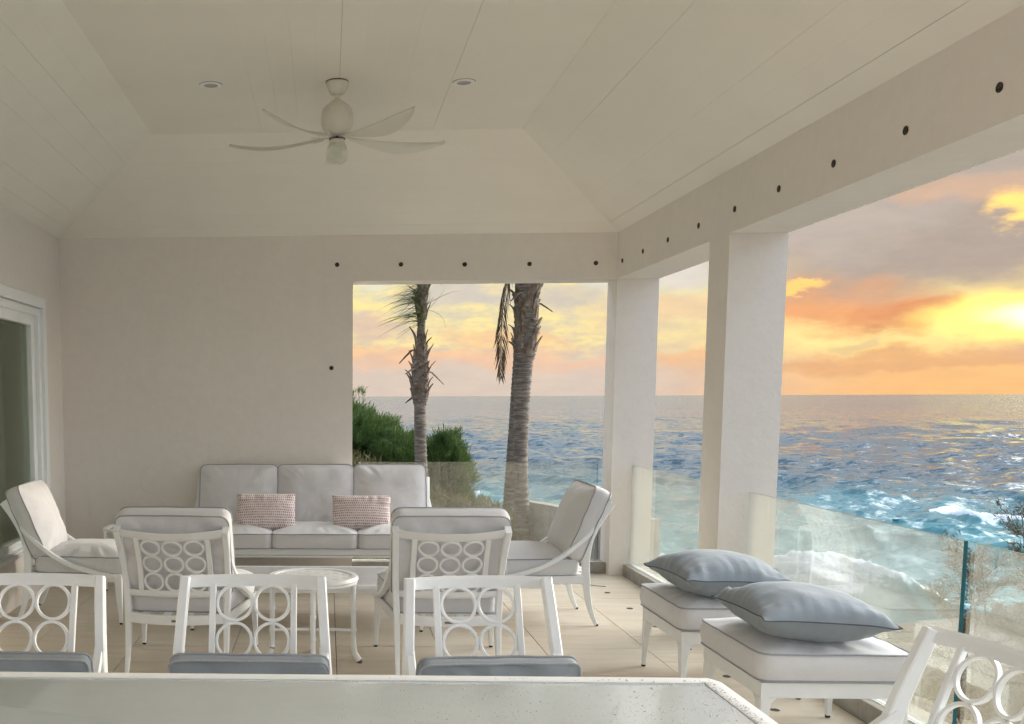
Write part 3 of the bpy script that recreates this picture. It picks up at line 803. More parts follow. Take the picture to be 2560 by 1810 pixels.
def put_cushion(parent, name, pts, z0, z1, crown, mat_='light_fabric', matrix=None, **kw):
    g, gp = box_cushion(pts, z0, z1, crown, **kw)
    o = g.build(name, mat_, parent, angle=1.2, matrix=matrix)
    p = gp.build('piping', 'piping', o)
    return o
def throw_pillow(w, h, t, seed=0, pinch=0.06, seam=True, n=34, wr=1.0):
    """knife-edge pillow lying in local xy, thickness along z"""
    g = G(); top = []; bot = []
    for i in range(n + 1):
        for j in range(n + 1):
            u = -1 + 2 * i / n; v = -1 + 2 * j / n
            x = u * w / 2 * (1 - pinch * (1 - v * v) * abs(u) ** 3); y = v * h / 2 * (1 - pinch * (1 - u * u) * abs(v) ** 3)
            f = max(0.0, (1 - abs(u) ** 2.2) * (1 - abs(v) ** 2.2)) ** 0.55
            edge = (1 - f) * f * 4
            # gathers radiating from the seam
            gu = abs(u) ** 3 * (1 - abs(u) ** 14); gv = abs(v) ** 3 * (1 - abs(v) ** 14)
            wrk = wr * (0.030 * gu * noise.noise(Vector((u * 1.2, v * 6.5, seed))) + 0.030 * gv * noise.noise(Vector((u * 6.5, v * 1.2, seed + 5)))
                        + 0.014 * edge * noise.noise(Vector((u * 1.8, v * 1.8, seed + 9))))
            z = t / 2 * f
            top.append((x, y, z + wrk)); bot.append((x, y, -z + wrk * 0.6))
    N = n + 1; fs = []
    for i in range(n):
        for j in range(n):
            a = i * N + j; fs.append((a, a + N, a + N + 1, a + 1))
    g.add(top, fs); g.add(bot, [tuple(reversed(f)) for f in fs])
    edge = [(i, 0) for i in range(n)] + [(n, j) for j in range(n)] + [(i, n) for i in range(n, 0, -1)] + [(0, j) for j in range(n, 0, -1)]
    gp = G(); gp.tube([top[i * N + j] for i, j in edge], 0.0028, 6, loop=True)
    return g, gp
def put_pillow(name, m, w, h, t, loc, rot, label, cat, group=None, seed=0, pipe=True, **kw):
    g, gp = throw_pillow(w, h, t, seed, **kw)
    # weld top/bottom borders
    o = g.build(name, m, None, angle=1.6, loc=loc, rot=rot)
    if pipe: gp.build('seam_piping', 'seam', o)
    return tag(o, label, cat, group)

# ------------------------------------------------------------------ frames with rings
def interp(pts, s):
    """pts list of (param, y, z)"""
    for a, b in zip(pts[:-1], pts[1:]):
        if s <= b[0]:
            f = (s - a[0]) / (b[0] - a[0]); f = max(0, f)
            return (a[1] + (b[1] - a[1]) * f, a[2] + (b[2] - a[2]) * f)
    return pts[-1][1:]
def smooth_path(pts, n=26):
    """Catmull-Rom through points"""
    P = [Vector(p) for p in pts]; out = []
    m = len(P) - 1
    for k in range(n + 1):
        q = m * k / n; i = min(int(q), m - 1); t = q - i
        p0 = P[max(0, i - 1)]; p1 = P[i]; p2 = P[i + 1]; p3 = P[min(m, i + 2)]
        out.append(0.5 * ((2 * p1) + (-p0 + p2) * t + (2 * p0 - 5 * p1 + 4 * p2 - p3) * t * t + (-p0 + 3 * p1 - 3 * p2 + p3) * t ** 3))
    return out
class Back:
    """curved chair-back surface : x across, s along the posts, bowed in plan and dipping"""
    def __init__(s, prof, halfw, bow, dip):
        s.P = smooth_path([(0, y, z) for y, z in prof], 60)
        L_ = [0]
        for a, b in zip(s.P[:-1], s.P[1:]): L_.append(L_[-1] + (b - a).length)
        s.tab = [(l, p.y, p.z) for l, p in zip(L_, s.P)]; s.len = L_[-1]; s.hw = halfw; s.bow = bow; s.dip = dip
    def s_of_z(s, z):
        for l, y, zz in s.tab:
            if zz >= z: return l
        return s.len
    def __call__(s, x, q, off=0.0):
        y, z = interp(s.tab, q)
        b = 1 - min(1.0, abs(x / s.hw)) ** 2
        fr_ = max(0, q / s.len)
        return Vector((x, y - s.bow * b + off, z - s.dip * b * fr_ ** 3))
    def rail(s, g, x0, x1, q0, q1, d, off=0.0, n=14):
        """flat bent board lying in the back surface"""
        R = []
        for i in range(n + 1):
            x = x0 + (x1 - x0) * i / n
            a = s(x, q0, off); b = s(x, q1, off)
            nn = Vector((0, 1, 0)); t = (b - a).normalized(); nn = (nn - t * nn.y).normalized()
            e = 0.0035
            sec = [a - nn * (d / 2 - e), a + t * e - nn * d / 2, b - t * e - nn * d / 2, b - nn * (d / 2 - e), b + nn * (d / 2 - e), b - t * e + nn * d / 2, a + t * e + nn * d / 2, a + nn * (d / 2 - e)]
            R.append([tuple(p) for p in sec])
        g.rings(R)
    def bar(s, g, x, w, q0, q1, d, n=10):
        pts = [s(x, q0 + (q1 - q0) * i / n) for i in range(n + 1)]
        g.sweep(pts, w, d, (1, 0, 0))
    def ring(s, g, cx, cq, r, w, d, n=36):
        pts = []; sides = []
        for i in range(n):
            a = 2 * PI * i / n
            p = s(cx + r * math.cos(a), cq + r * math.sin(a)); q = s(cx + r * 1.3 * math.cos(a), cq + r * 1.3 * math.sin(a))
            pts.append(p); sides.append((q - p).normalized())
        g.sweep(pts, w, d, sides, loop=True)

LPROF = [(0.0, 0.0), (0.034, .08), (0.058, .16), (0.074, .26), (0.083, .36), (0.088, .47), (0.070, .60), (0.030, .70), (-0.020, .79), (-0.072, .868)]
def foot(parent, x, y):
    G().lathe([(0.0, 0.0), (0.010, 0.0), (0.0125, 0.004), (0.0125, 0.014), (0.0, 0.016)], 12, (x, y, 0)).build('foot', 'black_rubber', parent)
def front_leg(g, x, y, ztop, sgn, fwd=1, rear=False):
    """tapered leg with a curved bracket at the top; outer faces straight"""
    R = []
    for z, w, d in ((0.012, .022, .024), (0.12, .030, .035), (0.20, .036, .045), (ztop - .045, .042, .054), (ztop - .018, .050, .064), (ztop - .006, .066, .085), (ztop, .070, .092)):
        x1 = x + sgn * 0.0; x0 = x1 - sgn * w; y1 = y; y0 = y - fwd * d
        c = 0.003
        lo, hi = min(x0, x1), max(x0, x1); l2, h2 = min(y0, y1), max(y0, y1)
        R.append([(lo + c, l2, z), (hi - c, l2, z), (hi, l2 + c, z), (hi, h2 - c, z), (hi - c, h2, z), (lo + c, h2, z), (lo, h2 - c, z), (lo, l2 + c, z)])
    g.rings(R)
def lounge_chair(loc, rz, label, seed=1, width=0.0, sofa=False):
    hwr = 0.305 + width / 2; hwf = 0.378 + width / 2
    e = empty('sofa' if sofa else 'lounge_chair', loc, rz, label, 'sofa' if sofa else 'armchair', None if sofa else 'white lounge armchairs')
    back = Back(LPROF, hwr + .01, 0.045 if not sofa else 0.0, 0.024 if not sofa else 0.0)
    flare = lambda z: (hwr - 0.018) + 0.022 * max(0, z - 0.3) / 0.57
    for sg in (-1, 1):
        pts = [(sg * flare(p.z), p.y, max(p.z, .012)) for p in smooth_path([(0, y, z) for y, z in LPROF], 28)]
        dd = []
        for p in pts:
            z = p[2]; dd.append(.024 + (.052 - .024) * min(1, z / .33) if z < .33 else (.052 if z < .7 else .052 + .010 * (z - .7) / .17))
        ww = [.022 + .014 * min(1, p[2] / .3) for p in pts]
        G().sweep(pts, ww, dd, (1, 0, 0)).build('rear_leg', 'white_metal', e)
        foot(e, sg * (hwr - .018), 0.0)
        g = G(); front_leg(g, sg * hwf, 0.775, 0.358, sg); g.build('front_leg', 'white_metal', e); foot(e, sg * (hwf - 0.011), 0.763)
        # sweeping arm
        arm = smooth_path([(sg * (flare(.7)), .028, .705), (sg * (hwr + .010), .085, .640), (sg * (hwr + .020), .17, .565), (sg * (hwr + .034), .28, .485), (sg * (hwr + .046), .40, .425), (sg * (hwr + .056), .53, .382), (sg * (hwr + .063), .66, .352), (sg * (hwr + .067), .735, .342)], 24)
        G().sweep(arm, .034, [.030] * 20 + [.026] * 5, (1, 0, 0)).build('arm', 'white_metal', e)
    # seat frame
    g = G()
    for sg in (-1, 1):
        g.sweep([(sg * (hwr - .016), .085, .328), (sg * (hwf - .022), .73, .328)], .032, .056, (1, 0, 0))
    g.sweep([(-hwf + .06, .753, .330), (hwf - .06, .753, .330)], .030, .052, (0, 1, 0))
    if sofa: g.sweep([(-hwf + .06, .758, .292), (hwf - .06, .758, .292)], .024, .016, (0, 1, 0))
    R = []
    n = 14
    for i in range(n + 1):
        x = -hwr + .036 + (2 * hwr - .072) * i / n; b = 1 - (x / hwr) ** 2
        R.append((x, .075 - (0.045 * b if not sofa else 0), .336 - (0.010 * b if not sofa else 0)))
    g.sweep(R, .026, .056, (0, 1, 0))
    g.build('seat_frame', 'white_metal', e)
    for yy in (.18, .30, .42, .54, .66):
        hw = hwr + (hwf - hwr) * yy / .76 - .04
        G().box((-hw, yy - .022, .346), (hw, yy + .022, .352)).build('seat_slat', 'white_metal', e, smooth=False)
    if not sofa:
        for xx in (-.19, -.06, .07, .20):
            G().box((xx - .02, .05, .346), (xx + .02, .16, .356)).build('seat_strap', 'white_metal', e, smooth=False)
        G().box((-.022, .0135, .318), (.022, .0175, .330)).build('maker_plate', 'plate_grey', e, smooth=False)
    # back frame
    zt = .868
    q_top = back.s_of_z(.866); q_t0 = q_top - .056
    g = G(); back.rail(g, -hwr + .006, hwr - .006, q_t0, q_top, .026); g.build('top_rail', 'white_metal', e)
    q_m0 = back.s_of_z(.452); q_m1 = q_m0 + .030
    g = G(); back.rail(g, -hwr + .02, hwr - .02, q_m0, q_m1, .022); g.build('lower_rail', 'white_metal', e)
    if not sofa:
        for sg in (-1, 1):
            g = G(); back.bar(g, sg * .203, .030, q_m1 - .004, q_t0 + .004, .020); g.build('back_bar', 'white_metal', e)
        span = q_t0 - q_m1; r = min(span / 6, .0615)
        for i in (-1, 0, 1):
            for j in range(3):
                g = G(); back.ring(g, i * .1245, q_m1 + span * (j + .5) / 3, r - .006, .012, .016); g.build('ring', 'white_metal', e)
    else:
        for i in range(-6, 7):
            g = G(); back.bar(g, i * .15, .022, q_m1 - .004, q_t0 + .004, .018, 6); g.build('back_bar', 'white_metal', e)
    # cushions
    if not sofa:
        put_cushion(e, 'seat_cushion', [(-.285, .125), (.285, .125), (.362, .80), (-.362, .80)], .358, .474, .075, r=.07, seed=seed, bulge=.010)
        tilt = math.radians(69)
        Mx = Matrix.Translation((0, .150, .462)) @ Matrix.Rotation(math.radians(90 + 22), 4, 'X')
        # local cushion : x across, y up the back, z thickness pointing forward is -z after rotation
        put_cushion(e, 'back_cushion', [(-.315, 0), (.315, 0), (.322, .52), (-.322, .52)], -.082, .022, .006, r=.06, seed=seed + 3, bulge=.012, crown_b=.075, wr=.022, matrix=Mx)
    else:
        for i, (a, b) in enumerate(((-1.0, -.384), (-.379, .322), (.327, 1.0))):
            a2 = a; b2 = b
            ta = a if i else -.96; tb = b if i < 2 else .96
            put_cushion(e, 'seat_cushion', [(ta, .13), (tb, .13), (b2, .80), (a2, .80)], .362, .480, .055, r=.06, seed=seed + i, bulge=.008)
            Mx = Matrix.Translation(((a + b) / 2 * .98, .150, .470)) @ Matrix.Rotation(math.radians(90 + 19), 4, 'X')
            hw = (b - a) / 2 * .97 + (.012 if i != 1 else -.01)
            put_cushion(e, 'back_cushion', [(-hw, 0), (hw, 0), (hw + .004, .535), (-hw - .004, .535)], -.075, .045, .025, r=.06, seed=seed + 13 + i, bulge=.010, crown_b=.060, wr=.026, matrix=Mx)
    return e
mat('plate_grey', lambda k: pbr(k, (0.22, 0.19, 0.15), 0.35, None, Metallic=0.7))

lounge_chair((-0.865, 5.705, 0), math.radians(-3.5), 'white lounge armchair seen from behind, the one nearer the glass door', 1)
lounge_chair((0.690, 5.715, 0), math.radians(0.5), 'white lounge armchair seen from behind, between the bamboo-legged stool and the ottomans', 2)
lounge_chair((-2.215, 7.43, 0), -PI / 2, 'white lounge armchair seen from the side with its back to the glass door', 3)
lounge_chair((1.880, 7.40, 0), PI / 2, 'white lounge armchair seen from the side with its back to the corner column', 4)
sofa = lounge_chair((-0.125, 9.09, 0), PI, 'long white three-seat sofa with light grey cushions against the far wall', 11, width=1.42, sofa=True)
G2 = 'pink dotted pillows on the sofa'
put_pillow('throw_pillow', 'pink_dotted', .50, .315, .15, (-.512, 8.60, .630), (math.radians(90 - 16), 0, math.radians(2)), 'pink pillow with rows of dark dots on the sofa, nearer the glass door', 'pillow', G2, 21, pipe=False, pinch=.03)
put_pillow('throw_pillow', 'pink_dotted', .495, .305, .15, (.292, 8.60, .622), (math.radians(90 - 16), 0, math.radians(-1.5)), 'pink pillow with rows of dark dots on the sofa, nearer the palms', 'pillow', G2, 22, pipe=False, pinch=.03)

# ------------------------------------------------------------------ ottomans with blue pillows
def ottoman(x0, x1, y0, y1, label, seed):
    cx, cy_ = (x0 + x1) / 2, (y0 + y1) / 2; hx, hy = (x1 - x0) / 2, (y1 - y0) / 2
    e = empty('ottoman', (cx, cy_, 0), 0, label, 'ottoman', 'cushioned ottomans by the glass railing')
    for sx in (-1, 1):
        for sy_ in (-1, 1):
            g = G(); front_leg(g, sx * hx, sy_ * hy, .2925, sx, sy_); g.build('leg', 'white_metal', e); foot(e, sx * (hx - .011), sy_ * (hy - .012))
    g = G()
    for s_ in (-1, 1):
        g.sweep([(s_ * (hx - .0155), -hy, .327), (s_ * (hx - .0155), hy, .327)], .031, .068, (1, 0, 0), ch=.12)
        g.sweep([(-hx + .031, s_ * (hy - .0155), .327), (hx - .031, s_ * (hy - .0155), .327)], .031, .068, (0, 1, 0), ch=.12)
    g.build('frame', 'white_metal', e)
    for q in (-.2, -.1, 0, .1, .2):
        G().box((-hx + .03, q * 1.15 - .022, .345), (hx - .03, q * 1.15 + .022, .350)).build('seat_slat', 'white_metal', e, smooth=False)
    put_cushion(e, 'seat_cushion', [(-hx - .012, -hy - .012), (hx + .012, -hy - .012), (hx + .012, hy + .03), (-hx - .012, hy + .03)], .372, .488, .045, r=.055, seed=seed, bulge=.014, wr=.008)
    return e
ottoman(1.868, 2.50, 5.385, 6.055, 'white ottoman with grey-piped cushion, the farther one beside the middle column', 31)
ottoman(1.880, 2.505, 4.42, 5.10, 'white ottoman with grey-piped cushion, the nearer one beside the dining table corner', 32)
G3 = 'blue-grey pillows lying on the ottomans'
put_pillow('throw_pillow', 'blue_fabric', .575, .64, .25, (2.140, 5.66, .626), (math.radians(-1), math.radians(2), math.radians(3)), 'blue-grey square pillow lying on the farther ottoman', 'pillow', G3, 41, pinch=.10, wr=1.3)
put_pillow('throw_pillow', 'blue_fabric', .575, .60, .25, (2.150, 4.68, .622), (math.radians(-1), math.radians(3), math.radians(0)), 'blue-grey square pillow lying on the nearer ottoman', 'pillow', G3, 42, pinch=.10, wr=1.3)

# ------------------------------------------------------------------ dining chairs
DPROF = [(-0.02, 0.0), (0.0, .15), (0.012, .30), (0.010, .44), (-0.012, .58), (-0.052, .72), (-0.090, .83), (-0.118, .906)]
def dining_chair(loc, rz, label, seed):
    e = empty('dining_chair', loc, rz, label, 'dining chair', 'white dining chairs around the table')
    hw = .30
    back = Back(DPROF, .285, 0.050, 0.0)
    fl = lambda z: .292 - .030 * max(0, z - .45) / .45
    for sg in (-1, 1):
        P = smooth_path([(0, y, z) for y, z in DPROF], 28)
        pts = [(sg * fl(p.z), p.y, max(.012, p.z)) for p in P]
        G().sweep(pts, [.024 + .014 * min(1, p[2] / .35) for p in pts], [.026 + .026 * min(1, p[2] / .35) - .010 * max(0, p[2] - .6) / .3 for p in pts], (1, 0, 0)).build('rear_leg', 'white_metal', e)
        foot(e, sg * .292, -.02)
        g = G(); front_leg(g, sg * .300, .545, .40, sg); g.build('front_leg', 'white_metal', e); foot(e, sg * .289, .533)
        arm = smooth_path([(sg * .272, -.030, .650), (sg * .276, .03, .600), (sg * .279, .12, .535), (sg * .281, .22, .480), (sg * .282, .33, .440), (sg * .283, .44, .412), (sg * .284, .51, .398)], 22)
        G().sweep(arm, .032, .026, (1, 0, 0)).build('arm', 'white_metal', e)
    g = G()
    for sg in (-1, 1): g.sweep([(sg * .278, .02, .385), (sg * .282, .50, .385)], .030, .05, (1, 0, 0))
    g.sweep([(-.27, .525, .385), (.27, .525, .385)], .028, .05, (0, 1, 0)); g.sweep([(-.27, .01, .385), (.27, .01, .385)], .028, .05, (0, 1, 0))
    g.build('seat_frame', 'white_metal', e)
    q1 = back.s_of_z(.904); q0 = q1 - .036
    g = G(); back.rail(g, -fl(.9) - .017, fl(.9) + .017, q0, q1 + .002, .024); g.build('top_rail', 'white_metal', e)
    m0 = back.s_of_z(.415)
    g = G(); back.rail(g, -fl(.43) + .01, fl(.43) - .01, m0, m0 + .028, .022); g.build('lower_rail', 'white_metal', e)
    for sg in (-1, 1):
        g = G(); back.bar(g, sg * .1565, .024, m0 + .024, q0 + .004, .020); g.build('back_bar', 'white_metal', e)
    r = .0725
    for sg in (-1, 1):
        for j in range(3):
            cq = q0 - r - 2 * r * j
            g = G(); back.ring(g, sg * r, cq + .001, r - .0055, .011, .017, 40); g.build('ring', 'white_metal', e)
    put_cushion(e, 'seat_cushion', [(-.25, .04), (.25, .04), (.27, .53), (-.27, .53)], .412, .470, .02, r=.05, seed=seed)
    return e
dining_chair((-1.140, 3.77, 0), PI, 'white ring-back dining chair on the long table side, nearest the glass door', 51)
dining_chair((-0.283, 3.77, 0), PI, 'white ring-back dining chair at the long side of the table, the middle of the three', 52)
dining_chair((0.585, 3.76, 0), PI + math.radians(5), 'white ring-back dining chair at the long side of the table, the one nearest the ottomans', 53)
dining_chair((1.700, 2.81, 0), PI / 2 + math.radians(4), 'white ring-back dining chair at the short end of the table, beside the glass railing', 54)
G4 = 'blue-grey lumbar pillows on the dining chairs'
for i, (x, y, rz, lb) in enumerate(((-1.142, 3.62, 0, 'blue-grey lumbar pillow on the dining chair nearest the glass door'), (-0.283, 3.62, 0, 'blue-grey lumbar pillow on the middle dining chair'), (0.600, 3.61, 5, 'blue-grey lumbar pillow on the dining chair nearest the ottomans'))):
    g, gp = box_cushion([(-.282, -.16), (.282, -.16), (.282, .158), (-.282, .158)], -.026, .026, .045, r=.035, seed=60 + i, bulge=.004, crown_b=.045, wr=.022)
    o = g.build('lumbar_pillow', 'blue_fabric', None, angle=1.3, loc=(x + .005, y - .01, .516), rot=(math.radians(90 + 14), 0, math.radians(rz)))
    gp.build('seam_piping', 'piping', o)
    tag(o, lb, 'pillow', G4)

# ------------------------------------------------------------------ dining table
TX0, TX1, TY0, TY1, TZ = -1.76, 1.185, 1.98, 3.105, .745
tb = empty('dining_table', ((TX0 + TX1) / 2, (TY0 + TY1) / 2, 0), 0, 'long white metal dining table with wet textured glass top', 'dining table')
hx, hy = (TX1 - TX0) / 2, (TY1 - TY0) / 2
O = outline_poly([(-hx, -hy), (hx, -hy), (hx, hy), (-hx, hy)], .045, 160)
def inset(O, d):
    n = len(O); c = Vector((0, 0)); out = []
    for i in range(n):
        t = (O[(i + 1) % n] - O[i - 1]).normalized(); out.append(O[i] + Vector((-t.y, t.x)) * d)
    return out
g = G()
prof = [(0.0, -.030), (0.0, -.008), (.003, -.002), (.008, 0.0), (.052, 0.0), (.057, -.002), (.058, -.012), (.058, -.030)]
g.rings([[(p.x, p.y, TZ + z) for p in inset(O, d)] for d, z in prof] , caps=False)
fr_rings = [[(p.x, p.y, TZ - .030) for p in inset(O, .058)], [(p.x, p.y, TZ - .030) for p in inset(O, 0)]]
g.rings(fr_rings, caps=False)
g.build('rim', 'white_metal', tb, angle=0.8)
g = G(); I = inset(O, .061)
g.rings([[(p.x, p.y, TZ - .012) for p in I], [(p.x, p.y, TZ - .0035) for p in I], [(p.x * .9985, p.y * .9985, TZ - .003) for p in I]])
g.build('glass_top', 'table_glass', tb)
g = G(); g.rings([[(p.x, p.y, TZ - .013) for p in inset(O, .057)], [(p.x, p.y, TZ - .0135) for p in inset(O, .057)]]); g.build('seal', 'joint_dark', tb)
for sx in (-1, 1):
    for sy_ in (-1, 1):
        g = G(); g.sweep([(sx * (hx - .06), sy_ * (hy - .06), .012), (sx * (hx - .05), sy_ * (hy - .05), TZ - .03)], [.03, .055], [.03, .055], (1, 0, 0)); g.build('leg', 'white_metal', tb); foot(tb, sx * (hx - .06), sy_ * (hy - .06))
g = G()
for s_ in (-1, 1):
    g.sweep([(-hx + .06, s_ * (hy - .035), TZ - .056), (hx - .06, s_ * (hy - .035), TZ - .056)], .022, .05, (0, 1, 0)); g.sweep([(s_ * (hx - .035), -hy + .06, TZ - .056), (s_ * (hx - .035), hy - .06, TZ - .056)], .022, .05, (1, 0, 0))
g.build('apron', 'white_metal', tb)
# water beads on the sea end of the table
N = 3600
px = hx - .03 - (rng.uniform(0, 1, N) ** 1.6) * 1.15; py = rng.uniform(-hy + .04, hy - .03, N)
sz = rng.uniform(.0009, .0024, N) * (1 + .8 * (rng.uniform(0, 1, N) > .9))
keep = (py < hy - .065) | (rng.uniform(0, 1, N) < .35)
px, py, sz = px[keep], py[keep], sz[keep]
on_rim = (px > hx - .058) | (py > hy - .058)
zz = np.where(on_rim, TZ + .0001, TZ - .003)
ell = rng.uniform(.8, 1.7, len(px))
base = np.array([[math.cos(a), math.sin(a), 0] for a in np.linspace(0, 2 * PI, 7)[:-1]] + [[.6 * math.cos(a + .5), .6 * math.sin(a + .5), .75] for a in np.linspace(0, 2 * PI, 7)[:-1]] + [[0, 0, 1.0]])
fc = [(i, (i + 1) % 6, 6 + i) for i in range(6)] + [((i + 1) % 6, 6 + (i + 1) % 6, 6 + i) for i in range(6)] + [(6 + i, 6 + (i + 1) % 6, 12) for i in range(6)]
V = []; F = []; fc = np.array(fc)
for i in range(len(px)):
    b = base * sz[i]; b[:, 0] *= ell[i]; b[:, 2] *= .55
    V.append(b + (px[i], py[i], zz[i])); F.append(fc + i * 13)
put('water_drops', np_mesh('water_drops', np.concatenate(V), np.concatenate(F), 'wet_drop', True), tb)['kind'] = 'stuff'

# ------------------------------------------------------------------ coffee table
ct = empty('coffee_table', (-0.14, 7.26, 0), 0, 'long low white coffee table with shiny textured glass top in front of the sofa', 'coffee table')
hx, hy, tz = .83, .40, .325
O = outline_poly([(-hx, -hy), (hx, -hy), (hx, hy), (-hx, hy)], .03, 120)
g = G()
g.rings([[(p.x, p.y, tz + z) for p in inset(O, d)] for d, z in [(0.0, -.026), (0.0, -.004), (.004, 0.0), (.030, 0.0), (.034, -.004), (.034, -.026)]], caps=False)
g.rings([[(p.x, p.y, tz - .026) for p in inset(O, .034)], [(p.x, p.y, tz - .026) for p in O]], caps=False)
g.build('rim', 'white_metal', ct, angle=.8)
I = inset(O, .036); g = G(); g.rings([[(p.x, p.y, tz - .012) for p in I], [(p.x, p.y, tz - .003) for p in I]]); g.build('glass_top', 'textured_glass', ct)
for sx in (-1, 1):
    for sy_ in (-1, 1):
        G().sweep([(sx * (hx - .045), sy_ * (hy - .04), .012), (sx * (hx - .03), sy_ * (hy - .03), tz - .026)], [.022, .04], [.022, .04], (1, 0, 0)).build('leg', 'white_metal', ct); foot(ct, sx * (hx - .045), sy_ * (hy - .04))
g = G()
for s_ in (-1, 1): g.sweep([(-hx + .04, s_ * (hy - .022), tz - .042), (hx - .04, s_ * (hy - .022), tz - .042)], .016, .030, (0, 1, 0))
g.build('apron', 'white_metal', ct)

# ------------------------------------------------------------------ round stool with woven top
st = empty('round_stool', (-0.083, 6.06, 0), 0, 'round white bamboo-style stool with woven lattice top behind the dining chairs', 'stool')
zt, r0 = .535, .272
G().lathe([(r0 - .045, -.006), (r0 - .040, .001), (r0 - .022, .004), (r0 - .008, .002), (r0, -.008), (r0 + .002, -.018), (r0 - .006, -.026), (r0 - .004, -.038), (r0 - .014, -.046), (r0 - .034, -.044), (r0 - .045, -.03)], 56, (0, 0, zt)).build('rim', 'white_metal', st)
n = 9; stp = 2 * (r0 - .03) / n; k_ = 0
for i in range(n):
    c = -(r0 - .03) + stp * (i + .5); L_ = math.sqrt(max(.001, (r0 - .035) ** 2 - c * c))
    for ax in (0, 1):
        m_ = 2 * n + 2; pts = []
        for q in range(m_ + 1):
            t = -L_ + 2 * L_ * q / m_
            wv = .0035 * math.sin((t / stp) * PI + PI * i + (PI if ax else 0))
            pts.append((t, c, zt - .008 + wv) if ax == 0 else (c, t, zt - .008 + wv))
        G().sweep(pts, .023, .004, (0, 1, 0) if ax == 0 else (1, 0, 0), ch=.1).build('slat', 'white_metal', st)
for a in range(4):
    A = math.radians(90 * a + 1); cx_, sx_ = math.cos(A), math.sin(A)
    rr = [(r0 - .030, zt - .04, .021), (r0 - .030, zt - .055, .0215), (r0 - .030, zt - .062, .0165), (r0 - .029, .35, .0155), (r0 - .0285, .338, .0195), (r0 - .0285, .328, .0195), (r0 - .028, .318, .0155), (r0 - .027, .215, .0155), (r0 - .027, .206, .0195), (r0 - .027, .196, .0195), (r0 - .027, .188, .0155), (r0 - .026, .11, .0155), (r0 - .026, .10, .0185), (r0 - .025, .09, .0165), (r0 - .018, .06, .016), (r0 - .002, .032, .017), (r0 + .008, .018, .019)]
    G().tube([(q * cx_, q * sx_, z) for q, z, _ in rr], [w for _, _, w in rr], 14).build('leg', 'white_metal', st)
    G().lathe([(0, 0), (.015, 0), (.017, .006), (.017, .018), (0, .02)], 14, ((r0 + .010) * cx_, (r0 + .010) * sx_, 0)).build('foot', 'foot_brown', st)
    # stretcher towards the centre
    G().tube([(.02 * cx_, .02 * sx_, .205), (.11 * cx_, .11 * sx_, .205), (.115 * cx_, .115 * sx_, .205), (.125 * cx_, .125 * sx_, .205), (.13 * cx_, .13 * sx_, .205), ((r0 - .03) * cx_, (r0 - .03) * sx_, .201)], [.009, .009, .012, .012, .009, .009], 10).build('stretcher', 'white_metal', st)

# ------------------------------------------------------------------ corner side tables
def side_table(x, y, label):
    e = empty('side_table', (x, y, 0), 0, label, 'side table', 'white side tables beside the sofa')
    h, z = .225, .515
    O = outline_poly([(-h, -h), (h, -h), (h, h), (-h, h)], .15, 80)
    g = G()
    g.rings([[(p.x, p.y, z + q) for p in inset(O, d)] for d, q in [(0.004, -.022), (0.0, -.012), (.006, 0.0), (.05, -.002), (.056, -.008), (.056, -.022)]], caps=False)
    g.rings([[(p.x, p.y, z - .022) for p in inset(O, .056)], [(p.x, p.y, z - .022) for p in inset(O, .004)]], caps=False)
    g.build('rim', 'white_metal', e, angle=.8)
    I = inset(O, .058); g = G(); g.rings([[(p.x, p.y, z - .014) for p in I], [(p.x, p.y, z - .007) for p in I]]); g.build('glass_top', 'textured_glass', e)
    for sx in (-1, 1):
        for sy_ in (-1, 1):
            G().sweep([(sx * (h - .04), sy_ * (h - .04), .012), (sx * (h - .045), sy_ * (h - .045), z - .02)], [.018, .034], [.018, .034], (1, 0, 0)).build('leg', 'white_metal', e)
            foot(e, sx * (h - .04), sy_ * (h - .04))
    return e
side_table(-1.645, 8.50, 'small white side table between the sofa and the armchair by the glass door')
side_table(1.285, 8.50, 'small white side table between the sofa and the armchair by the corner column')

# ================================================================== OUTSIDE
SEA = -6.0
